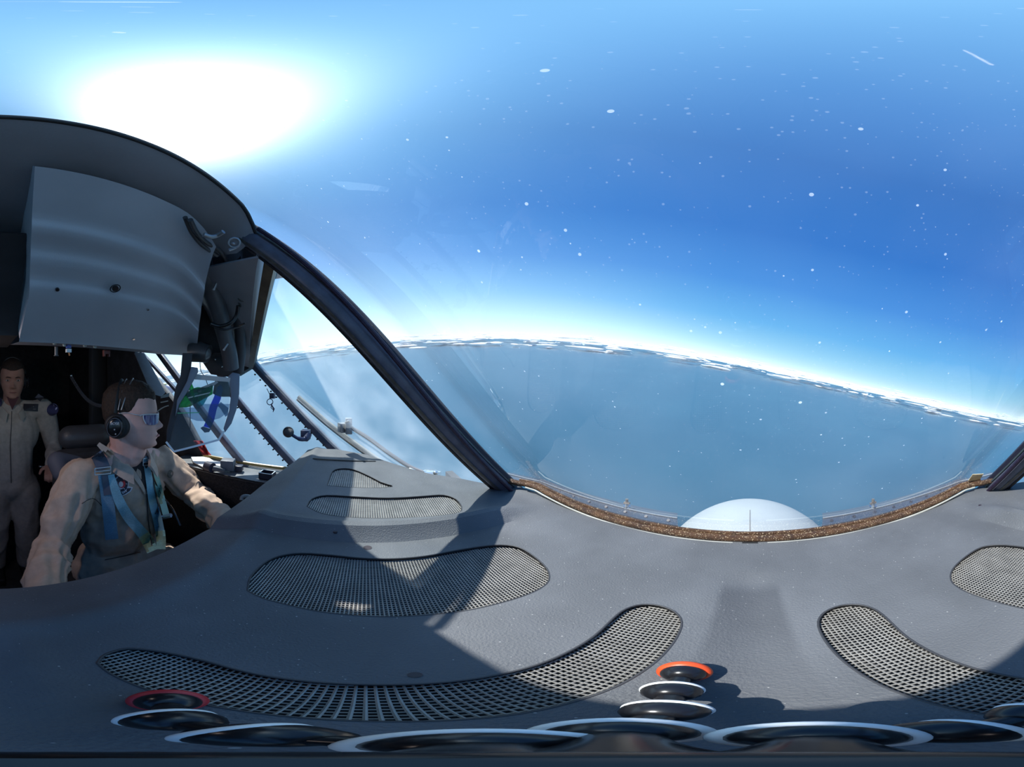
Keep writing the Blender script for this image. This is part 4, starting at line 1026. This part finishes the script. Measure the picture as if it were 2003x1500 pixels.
ribbon(bs1, [(192, 868), (212, 885), (234, 902), (258, 922), (276, 948), (284, 966)], [8, 15, 15, 11, 8, 3], collar, 'collar_flap', pr, .012, .004)
ribbon(bs1, [(300, 880), (298, 898), (294, 922), (290, 945), (288, 966)], [8, 10, 9, 6, 3], collar, 'collar_flap', pr, .012, .004)
ribbon(bs1, [(287, 958), (288, 985), (290, 1015), (294, 1045), (297, 1070)], 2.2, mat('zip_dark', (.08, .06, .055), .5), 'zip_line', pr, .004, .002)
ribbon(bs1, [(160, 985), (182, 975), (200, 990)], 1.6, mat('seam_dark', (.12, .085, .065), .9), 'pocket_seam', pr, .002, .001)  # thin dark brown line for the seam
ribbon(bs1, [(205, 1095), (240, 1088), (275, 1080)], 2.0, mat('seam_dark', (.12, .085, .065), .9), 'belt_seam', pr, .003, .001)
# squadron patch
pt = MB(); decal(bs1, ellp(235.5, 943, 16, 20.5, 30, -12), mat('patch_white', (.62, .62, .66), .6), 'chest_patch', pr, .007, .002)
ch = [o for o in pr.children if o.name.startswith('chest_patch')][0]
decal(bs1, ellp(235.5, 943, 14.6, 18.9, 30, -12), mat('patch_black', (.03, .025, .04), .6), 'patch_field', ch, .0082, .001)
decal(bs1, ellp(234.5, 944, 9.8, 13.2, 26, -12), mat('patch_white', (.62, .62, .66), .6), 'patch_ring', ch, .0094, .001)
decal(bs1, ellp(238, 945, 7.2, 9.6, 24, -12), mat('patch_red', (.45, .03, .035), .6), 'patch_red_ring', ch, .0104, .001)
decal(bs1, [(227, 938), (232, 932), (239, 935), (243, 941), (236, 941), (231, 944)], mat('patch_black', (.03, .025, .04), .6), 'patch_figure', ch, .0114, .001)
decal(bs1, ellp(236.5, 947, 4.6, 5.4, 20), mat('patch_grey', (.45, .47, .50), .6), 'patch_centre', ch, .0122, .001)
for a in range(0, 360, 40):
    cx = 235.5+12.3*cos(R(a+12)); cy = 943+16.2*sin(R(a+12)); c_, s_ = cos(R(a+12)), sin(R(a+12))
    decal(bs1, [(cx-c_*1.5-s_*.5, cy-s_*1.8+c_*.5), (cx+c_*1.5-s_*.5, cy+s_*1.8+c_*.5), (cx+c_*1.5+s_*.5, cy+s_*1.8-c_*.5), (cx-c_*1.5+s_*.5, cy-s_*1.8-c_*.5)], mat('patch_white', (.62, .62, .66), .6), 'patch_tick', ch, .0094, .001)
decal(bs1, [(234, 962), (248, 953), (252, 951), (260, 953), (256, 961), (247, 967), (238, 971)], mat('patch_white', (.62, .62, .66), .6), 'patch_tab', ch, .0088, .001)
decal(bs1, [(236, 963), (248, 955), (257, 954.5), (254, 960), (246, 965.5), (238.5, 969)], mat('patch_black', (.03, .025, .04), .6), 'patch_tab_field', ch, .0098, .001)
for px, py in ((240.5, 964.5), (243.5, 962.5), (246.5, 960.5)):
    decal(bs1, [(px-1, py-1.6), (px+1, py-2.4), (px+1.2, py+1.2), (px-.7, py+1.9)], mat('patch_white', (.62, .62, .66), .6), 'patch_mark', ch, .0108, .001)
# sleeve patch on the sunlit shoulder
decal(bs1, ellp(333, 927, 6, 8, 18, 20), mat('faded_patch', (.24, .19, .14), .8, var=.5, vscale=500), 'sleeve_patch', pr, .005, .0015)

# harness: belongs to the seat, worn over the suit
hs = thing('seat_harness', 'teal webbing shoulder harness with metal buckles over the seated pilot chest', 'harness', (-.5, -.7, -.7))
teal = mat('teal_webbing', (.26, .50, .58), .6, var=.15, vscale=300, bump=.5, bscale=900)
tgreen = mat('green_pad', (.42, .56, .38), .7, var=.15, vscale=200)
tdark = mat('dark_webbing', (.10, .115, .16), .7, var=.1)
ribbon(bs1, [(188, 888), (193, 895), (198, 905), (203, 918)], [24, 26, 27, 27], tdark, 'shoulder_strap', hs, .016, .004)
ribbon(bs1, [(203, 926), (209, 965), (214, 1010), (219, 1055)], [24, 25, 25, 26], mat('teal_webbing_deep', (.17, .31, .42), .6, var=.15, vscale=300), 'lower_strap', hs, .014, .003)
ribbon(bs1, [(207, 928), (209, 945), (212, 968)], [16, 17, 18], tdark, 'strap_tail', hs, .019, .002)
ribbon(bs1, [(217, 928), (225, 958), (236, 985), (252, 1012), (268, 1031), (283, 1048)], [12, 17, 20, 21, 21, 22], teal, 'diagonal_strap', hs, .020, .003)
ribbon(bs1, [(281, 1046), (290, 1060), (298, 1078)], [23, 24, 22], tgreen, 'webbing_pad', hs, .024, .005)
ribbon(bs1, [(284, 886), (286, 893), (288, 901)], [15, 16, 16], teal, 'shoulder_strap', hs, .014, .004)
ribbon(bs1, [(287, 908), (293, 945), (300, 985), (308, 1015), (313, 1040)], [12, 14, 17, 18, 18], teal, 'lower_strap', hs, .020, .003)
ribbon(bs1, [(304, 925), (311, 955), (319, 985), (326, 1010)], [10, 13, 13, 13], mat('green_webbing', (.28, .50, .40), .6), 'side_strap', hs, .010, .003)
ribbon(bs1, [(313, 1038), (315, 1056), (315, 1074)], [19, 19, 18], tgreen, 'webbing_pad', hs, .026, .005)
for cx, cy, w, h, rt in ((201, 921, 31, 13, -6), (289, 903, 18, 13, -8), (326, 1010, 18, 6, -15)):
    P = [surf(bs1, cx+dx*w/2, cy+dy*h/2+dx*w/2*tan(R(rt)), .028 if w > 18.5 else .022, .8) for dx, dy in ((-1, -1), (1, -1), (1, 1), (-1, 1))]
    q = MB(); rr = .0022
    for a_, b_ in zip(P, P[1:]+P[:1]): q.tube([a_, b_], rr, 8)
    q.tube([P[0].lerp(P[3], .5), P[1].lerp(P[2], .5)], .0035, 10)
    q.build('buckle', mat('buckle_steel', (.42, .44, .46), .3, metal=.8), hs)
# headset
def headset(O, M, nm, lab, name_txt=None, k=1.0, cupm=blackm):
    h = thing(nm, lab, 'headset', O+V((0, 0, -.1)))
    for s in (1, -1):
        c0 = O+M @ V((s*.080, -.040, -.022))
        tl = Matrix.Rotation(R(-14), 3, 'X')
        q = MB(); q.ell(c0, (.020, .034, .044), M @ tl); q.torus(c0-M @ V((s*.004, 0, 0)), .032, .013, M @ V((1, 0, 0)), 28, 10); q.build('ear_cushion', mat('cushion_black', (.02, .02, .023), .6), h)
        q = MB(); q.ell(c0+M @ V((s*.014, -.004, 0)), (.014, .029, .037), M @ tl); q.build('ear_cup', blackp, h)
        P = [c0+M @ (V((s*.0245, -.004, 0)) + tl @ V((0, .024*cos(R(a)), .032*sin(R(a))))) for a in range(0, 361, 15)]
        q = MB(); q.tube(P, .0013, 6); q.build('cup_ring', mat('ring_grey', (.10, .10, .12), .3), h)
        for dz in (-.006, -.021):
            q = MB(); q.disc(c0+M @ V((s*.028, -.004-dz*.2, dz)), .0024, M @ V((1, 0, 0)), .003, 10); q.build('cup_button', mat('button_pale', (.4, .4, .42), .4), h)
    def arc(y0, y1, r, lift, a0=12):
        pts = []
        for i in range(25):
            a = R(-90+a0+(180-2*a0)*i/24); u = cos(a); pts.append(O+M @ V((sin(a)*(.091), y0+(y1-y0)*u, -.005+u*(.136+lift))))
        return pts
    q = MB(); q.tube(arc(-.045, -.028, .005, .006), .0075, 10, flat=.45); q.build('head_band', blackm, h)
    q = MB(); q.tube(arc(-.034, .012, .004, .010, 16), .0022, 8); q.build('band_wire', mat('wire_grey', (.22, .24, .26), .3, metal=.5), h)
    q = MB(); q.tube(arc(-.040, -.012, .004, .009, 16), .0014, 8); q.build('band_wire', mat('wire_grey', (.22, .24, .26), .3, metal=.5), h)
    if name_txt:
        cu = bpy.data.curves.new('t', 'FONT'); cu.body = name_txt; cu.size = .0125; cu.extrude = .0004; cu.align_x = 'CENTER'; cu.shear = .25
        to = bpy.data.objects.new('t', cu); COL.objects.link(to); dg = bpy.context.evaluated_depsgraph_get(); dg.update()
        me = bpy.data.meshes.new_from_object(to.evaluated_get(dg)); bpy.data.objects.remove(to)
        q = MB(); X_ = V((0, 1, 0)); Z_ = V((0, -.22, 1)).normalized()
        s = 1; base_ = O+M @ V((.080+.0268, -.042, -.012))
        vs = [base_+M @ (V((0, 1, 0))*v.co.x + V((0, -.12, 1))*v.co.y + V((1, 0, 0))*v.co.z) for v in me.vertices]
        q.add(vs, [tuple(p.vertices) for p in me.polygons]); q.build('cup_lettering', mat('letter_white', (.6, .62, .66), .4), h, smooth=False)
    return h
HSP = headset(HO, HM, 'headset', 'black aviation headset worn by the seated pilot', 'BOSE')
q = MB(); q.tube(catmull([surf(bs1, a, b_, .030, .8) for a, b_ in ((285, 882), (288, 890), (293, 905), (302, 938), (313, 962), (326, 980), (338, 996), (346, 1012), (353, 1028))], 5), .0026, 8)
q.build('headset_cord', blackp, HSP)
q = MB(); q.tube(catmull([surf(bs1, a, b_, .030, .8) for a, b_ in ((300, 928), (301, 950), (306, 975), (309, 990), (304, 1005))], 5), .0016, 8)
q.build('mic_cord', blackp, HSP)

# sunglasses
sg = thing('sunglasses', 'white framed wraparound sunglasses with blue lenses on the seated pilot', 'sunglasses', HO)
lens = mat('blue_lens', (.025, .015, .16), .12, coat=1, spec=1)
wf = mat('white_frame', (.62, .64, .68), .35)
for s in (1, -1):
    def lp_(t, u):   # t along 0 nose ..1 temple, u 0 bottom ..1 top
        a = s*(.12+.98*t); z = -.021+.030*u + (.004*t if u > .5 else .006*(1-abs(2*t-.9))*-1)
        p = head_pt(a, .02); return HO+HM @ (V((p.x*1.03, p.y+.004, z)))
    ol = [lp_(0.02, .78), lp_(.18, .12), lp_(.45, .0), lp_(.72, .08), lp_(.92, .45), lp_(.98, 1), lp_(.7, 1), lp_(.35, 1), lp_(.05, .98)]
    q = MB(); A = [[lp_(.02+.95*i/12, max(u, .5-2.2*min(i/12, 1-i/12)*1.2)) for i in range(13)] for u in (.05, .2, .35, .5, .65, .8, 1)]
    q.loft(A); q.build('lens', lens, sg, thick=.0018)
    q = MB(); q.tube(catmull([lp_(-.12, .92), lp_(.1, 1.02), lp_(.5, 1.08), lp_(1.0, 1.08), lp_(1.12, .95)], 4), .0023, 8)
    q.tube(catmull([lp_(.98, 1.02), lp_(.97, .55), lp_(.88, .18)], 4), .0021, 8)
    q.tube(catmull([lp_(-.02, .95), lp_(.08, .45), lp_(.2, .05)], 4), .0017, 8)
    q.build('frame', wf, sg)
    q = MB(); e0 = lp_(1.08, 1.02); q.tube(catmull([e0, HO+HM @ V((s*.083, .025, .018)), HO+HM @ V((s*.084, -.01, .026)), HO+HM @ V((s*.082, -.03, .022))], 5), [.0026]*8+[.0018]*8, 8, flat=.6); q.build('temple_arm', wf, sg)

# ---------------- standing crew member
p2 = thing('person', 'standing crew member in pale flight suit and headset behind the pilot seat', 'person', (-.2, -1.6, -1.55))
HO2 = at(24, 742, 1.56); HM2 = rotz(-4) @ Matrix.Rotation(R(-6), 3, 'X')
cx, cy_ = HO2.x, HO2.y
N2 = V((cx, cy_-.035, HO2.z-.155)); sh = HO2.z-.19
R2, L2 = V((cx+.215, cy_-.05, sh-.012)), V((cx-.222, cy_-.05, sh-.012))
RE2, LE2 = V((cx+.30, cy_-.08, sh-.30)), V((cx-.30, cy_-.07, sh-.28))
RW2, LW2 = V((cx+.24, cy_+.05, sh-.52)), V((cx-.215, cy_+.17, sh-.33))
b = MB(); head_mesh(b, HO2, HM2)
b.cap(HO2+HM2 @ V((0, -.03, -.06)), .055, N2, .06); b.ell((cx, cy_-.06, sh-.16), (.15, .09, .2)); b.cap((cx, cy_-.07, sh-.2), .09, (cx, cy_-.07, sh-.52), .09)
for S, E_, W_, th in ((R2, RE2, RW2, -1), (L2, LE2, LW2, 1)):
    b.cap(S, .04, E_, .035); b.cap(E_, .033, W_, .025); hand(b, W_, W_-E_, V((0, 0, 1)) if th > 0 else V((1, 0, 0)), 1, .5, th)
hz_ = sh-.585
for s in (1, -1):
    b.cap((cx+s*.09, cy_-.05, hz_), .075, (cx+s*.10, cy_-.03, hz_-.36), .05); b.cap((cx+s*.10, cy_-.03, hz_-.36), .048, (cx+s*.105, cy_-.05, -1.47), .035)
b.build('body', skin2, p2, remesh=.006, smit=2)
hair_mesh(HO2, HM2, .006).build('hair', hairm, p2, remesh=.006, smit=1)
for s in (1, -1):
    ec = HO2+HM2 @ V((s*.032, .0745, .0005))
    q = MB(); q.ell(ec, (.0125, .011, .0065), HM2); q.build('eye', mat('eye_white', (.45, .42, .40), .3), p2)
    q = MB(); q.ell(ec+HM2 @ V((0, .0088, 0)), (.005, .003, .005), HM2); q.build('iris', mat('iris_dark', (.03, .02, .015), .3), p2)
    q = MB(); q.tube([HO2+HM2 @ (head_pt(s*a, .020)+V((0, .0015, dz))) for a, dz in ((.14, -.002), (.28, .001), (.42, .002), (.56, -.002))], [.0022, .003, .0028, .0012], 8); q.build('eyebrow', hairm, p2)
q = MB(); q.tube([HO2+HM2 @ V((x, .0955-14*x*x, -.0725+1.5*x*x)) for x in (-.024, -.012, 0, .012, .024)], [.001, .0032, .0036, .0032, .001], 8); q.build('lips', mat('lip_tone', (.25, .09, .075), .5), p2)
c = MB(); c.ell((cx, cy_-.06, sh-.15), (.185, .125, .22)); c.cap((cx-.03, cy_-.06, sh-.15), .12, (cx-.03, cy_-.07, sh-.5), .118); c.cap((cx+.03, cy_-.06, sh-.15), .12, (cx+.03, cy_-.07, sh-.5), .118); c.ell((cx, cy_-.06, sh-.54), (.175, .12, .13))
c.cap(N2+V((.03, -.01, -.05)), .05, R2, .066); c.cap(N2+V((-.03, -.01, -.035)), .05, L2, .070)
for S, E_, W_ in ((R2, RE2, RW2), (L2, LE2, LW2)): c.cap(S, .070, E_, .058); c.cap(E_, .058, W_, .042)
for s in (1, -1):
    c.cap((cx+s*.09, cy_-.05, hz_), .105, (cx+s*.10, cy_-.03, hz_-.36), .08); c.cap((cx+s*.10, cy_-.03, hz_-.36), .08, (cx+s*.105, cy_-.05, -1.44), .065)
suit2 = c.build('flight_suit', tan2, p2, remesh=.009, smit=3, wob=wrinkle(.008, 9, seed=9))
q = MB()
for s in (1, -1): q.box((cx+s*.105, cy_+.0, -1.51), (.10, .29, .08))
q.build('boots', blackm, p2, remesh=.012, smit=4)
b2 = bvh_of(suit2)
rb = dict(lo=1.2, hi=1.8, fb=1.5)
decal(b2, [(13, 776), (37, 776), (24, 802)], mat('maroon_shirt', (.10, .035, .04), .8), 'undershirt', p2, .008, .003, 1.5)
col2_ = mat('pale_collar', (.42, .37, .31), .85)
ring_collar(N2+V((0, .012, -.01)), .062, .058, col2_, p2)
ribbon(b2, [(23, 804), (22, 835), (20, 870), (21, 905), (22, 945)], 1.6, mat('zip_dark', (.08, .06, .055), .5), 'zip_line', p2, .005, .002, **rb)
nt_ = decal(b2, [(46, 789.5), (75, 790), (74, 804.5), (45.5, 803)], mat('name_tag_black', (.02, .018, .025), .5), 'name_tag', p2, .008, .002, 1.5)
decal(b2, [(55, 793.5), (66, 794), (66, 796.5), (55, 796)], mat('tag_thread', (.16, .15, .14), .6), 'tag_lettering', nt_, .0102, .001, 1.5)
decal(b2, [(51, 799), (70, 799.5), (70, 801), (51, 800.5)], mat('tag_thread', (.16, .15, .14), .6), 'tag_lettering', nt_, .0102, .001, 1.5)
decal(b2, [(75, 770), (86, 777), (79, 785), (68, 778)], mat('epaulet_dark', (.04, .045, .07), .6), 'shoulder_mark', p2, .007, .003, 1.5)
ap = decal(b2, ellp(103, 801, 11, 12.5, 24, 30), mat('arm_patch_navy', (.05, .05, .13), .6), 'sleeve_patch', p2, .007, .002, 1.5)
for a, b_, w, h in ((104, 793, 3, 2), (99, 799, 2.5, 4), (107, 803, 3, 1.6), (104, 807, 4, 1.4), (98, 806, 1.5, 2.5), (110, 799, 1.4, 3)):
    decal(b2, ellp(a, b_, w, h, 8, 30), mat('patch_lilac', (.42, .42, .58), .6), 'patch_mark', ap, .0095, .001, 1.5)
decal(b2, [(0, 778), (3, 780), (4, 788), (2, 794), (-3, 795), (-4, 779)], mat('arm_patch_navy', (.05, .05, .13), .6), 'chest_patch', p2, .007, .002, 1.5)
headset(HO2, HM2, 'headset', 'dark headset with grey cup worn by the standing crew member')

# ================================================================ SEAT AND REAR DETAILS
st = thing('pilot_seat', 'dark padded pilot seat with headrest behind the seated pilot', 'seat', (-.51, -.95, -1.55))
seatm = mat('seat_black', (.028, .027, .03), .7, var=.2, vscale=20)
q = MB(); q.box((-.51, -.985, -.60), (.44, .10, .62)); q.build('backrest', seatm, st, bevel=.04)
q = MB(); q.box((-.51, -.75, -.97), (.46, .50, .10)); q.build('cushion', seatm, st, bevel=.03)
q = MB(); q.cap(at(138, 856, 1.14), .058, at(196, 852, 1.16), .058); q.build('headrest', mat('headrest_leather', (.05, .048, .05), .45, bump=.3), st, remesh=.008)
q = MB(); q.cap(at(112, 903, .98), .040, at(120, 925, .96), .035); q.cap(at(112, 900, .98), .036, at(150, 905, 1.02), .03); q.build('side_bolster', mat('bolster_grey', (.075, .075, .095), .7), st, remesh=.006)
q = MB(); q.tube([(-.51, -.98, -1.0), (-.51, -.98, -1.53)], .06, 16); q.build('pedestal', greym, st)
q = MB(); q.ell(at(80, 912, 1.15), (.006, .006, .004)); q.bar(at(76, 912, 1.15), at(86, 913, 1.15), .006, .006)
tag(q.build('belt_buckle', chrome), 'small bright buckle at the hip of the standing crew member', 'buckle')
q = MB(); q.box(at(191, 760, 1.9), (.16, .05, .62), rotz(20)); tag(q.build('bulkhead_post', mat('bulk_grey', (.05, .05, .055), .6), bevel=.01), 'grey upright post on the rear bulkhead behind the pilot', 'post')
pts = []; A_ = at(138, 735, 1.75); B_ = at(205, 795, 1.55)
for i in range(260): t = i/259; p = A_.lerp(B_, t)+V((0, 0, -.06*sin(pi*t))); a = t*46*2*pi; pts.append(p+V((.010*cos(a), 0, .010*sin(a))))
q = MB(); q.tube(pts, .0032, 6); tag(q.build('coiled_cord', mat('coil_grey', (.10, .09, .10), .5)), 'coiled cord slung across the dark rear bulkhead', 'cord')
q = MB(); q.ell(at(139, 735, 1.74), (.012, .012, .012)); tag(q.build('cord_plug', chrome), 'bright plug at the upper end of the coiled cord', 'plug')
q = MB(); q.slab([at(315, 774, .98), at(332, 768, .98), at(330, 776, .98), at(314, 779, .98)], D(320, 775)*.03); tag(q.build('pale_wedge', mat('handle_pale', (.35, .36, .34), .4)), 'pale wedge shaped handle beside the pilot forehead', 'handle')
for i, (a, b_) in enumerate((((314, 787, .98), (329, 784, .98)), ((307, 805, .98), (330, 793, .98)))):
    q = MB(); q.tube(catmull([at(*a), at((a[0]+b_[0])/2, (a[1]+b_[1])/2-2*i, .98), at(*b_)], 4), .0024, 8); tag(q.build('mic_boom', mat('boom_pale', (.45, .46, .42), .4)), ('upper thin pale rod just ahead of the pilot forehead', 'lower curved pale rod ahead of the pilot sunglasses')[i], 'rod', 'pale rods by the pilot')
# ================================================================ CAMERA
cd = bpy.data.cameras.new('camera'); cam = bpy.data.objects.new('camera', cd); COL.objects.link(cam)
cd.type = 'PANO'; cd.clip_start = .004; cd.clip_end = 200000
try: cd.panorama_type = 'EQUIRECTANGULAR'; tgt = cd
except Exception: cd.cycles.panorama_type = 'EQUIRECTANGULAR'; tgt = cd.cycles
lon = R(2003*.12/2)
tgt.latitude_min = -pi/2; tgt.latitude_max = pi/2; tgt.longitude_min = -lon; tgt.longitude_max = lon
cam.location = (0, 0, CZ)
hc = (1001.5-1467)*.12
cam.rotation_euler = (pi/2, 0, -R(hc))
SC.camera = cam
for o in bpy.data.objects:
    if '_w' in o: del o['_w']
vs = SC.view_settings; vs.view_transform = 'Standard'; vs.look = 'None'; vs.exposure = 0; vs.gamma = 1; vs.use_curve_mapping = False
cy = SC.cycles; cy.use_denoising = True; cy.max_bounces = 8; cy.transparent_max_bounces = 24; cy.caustics_reflective = False; cy.caustics_refractive = False
cy.sample_clamp_indirect = 4
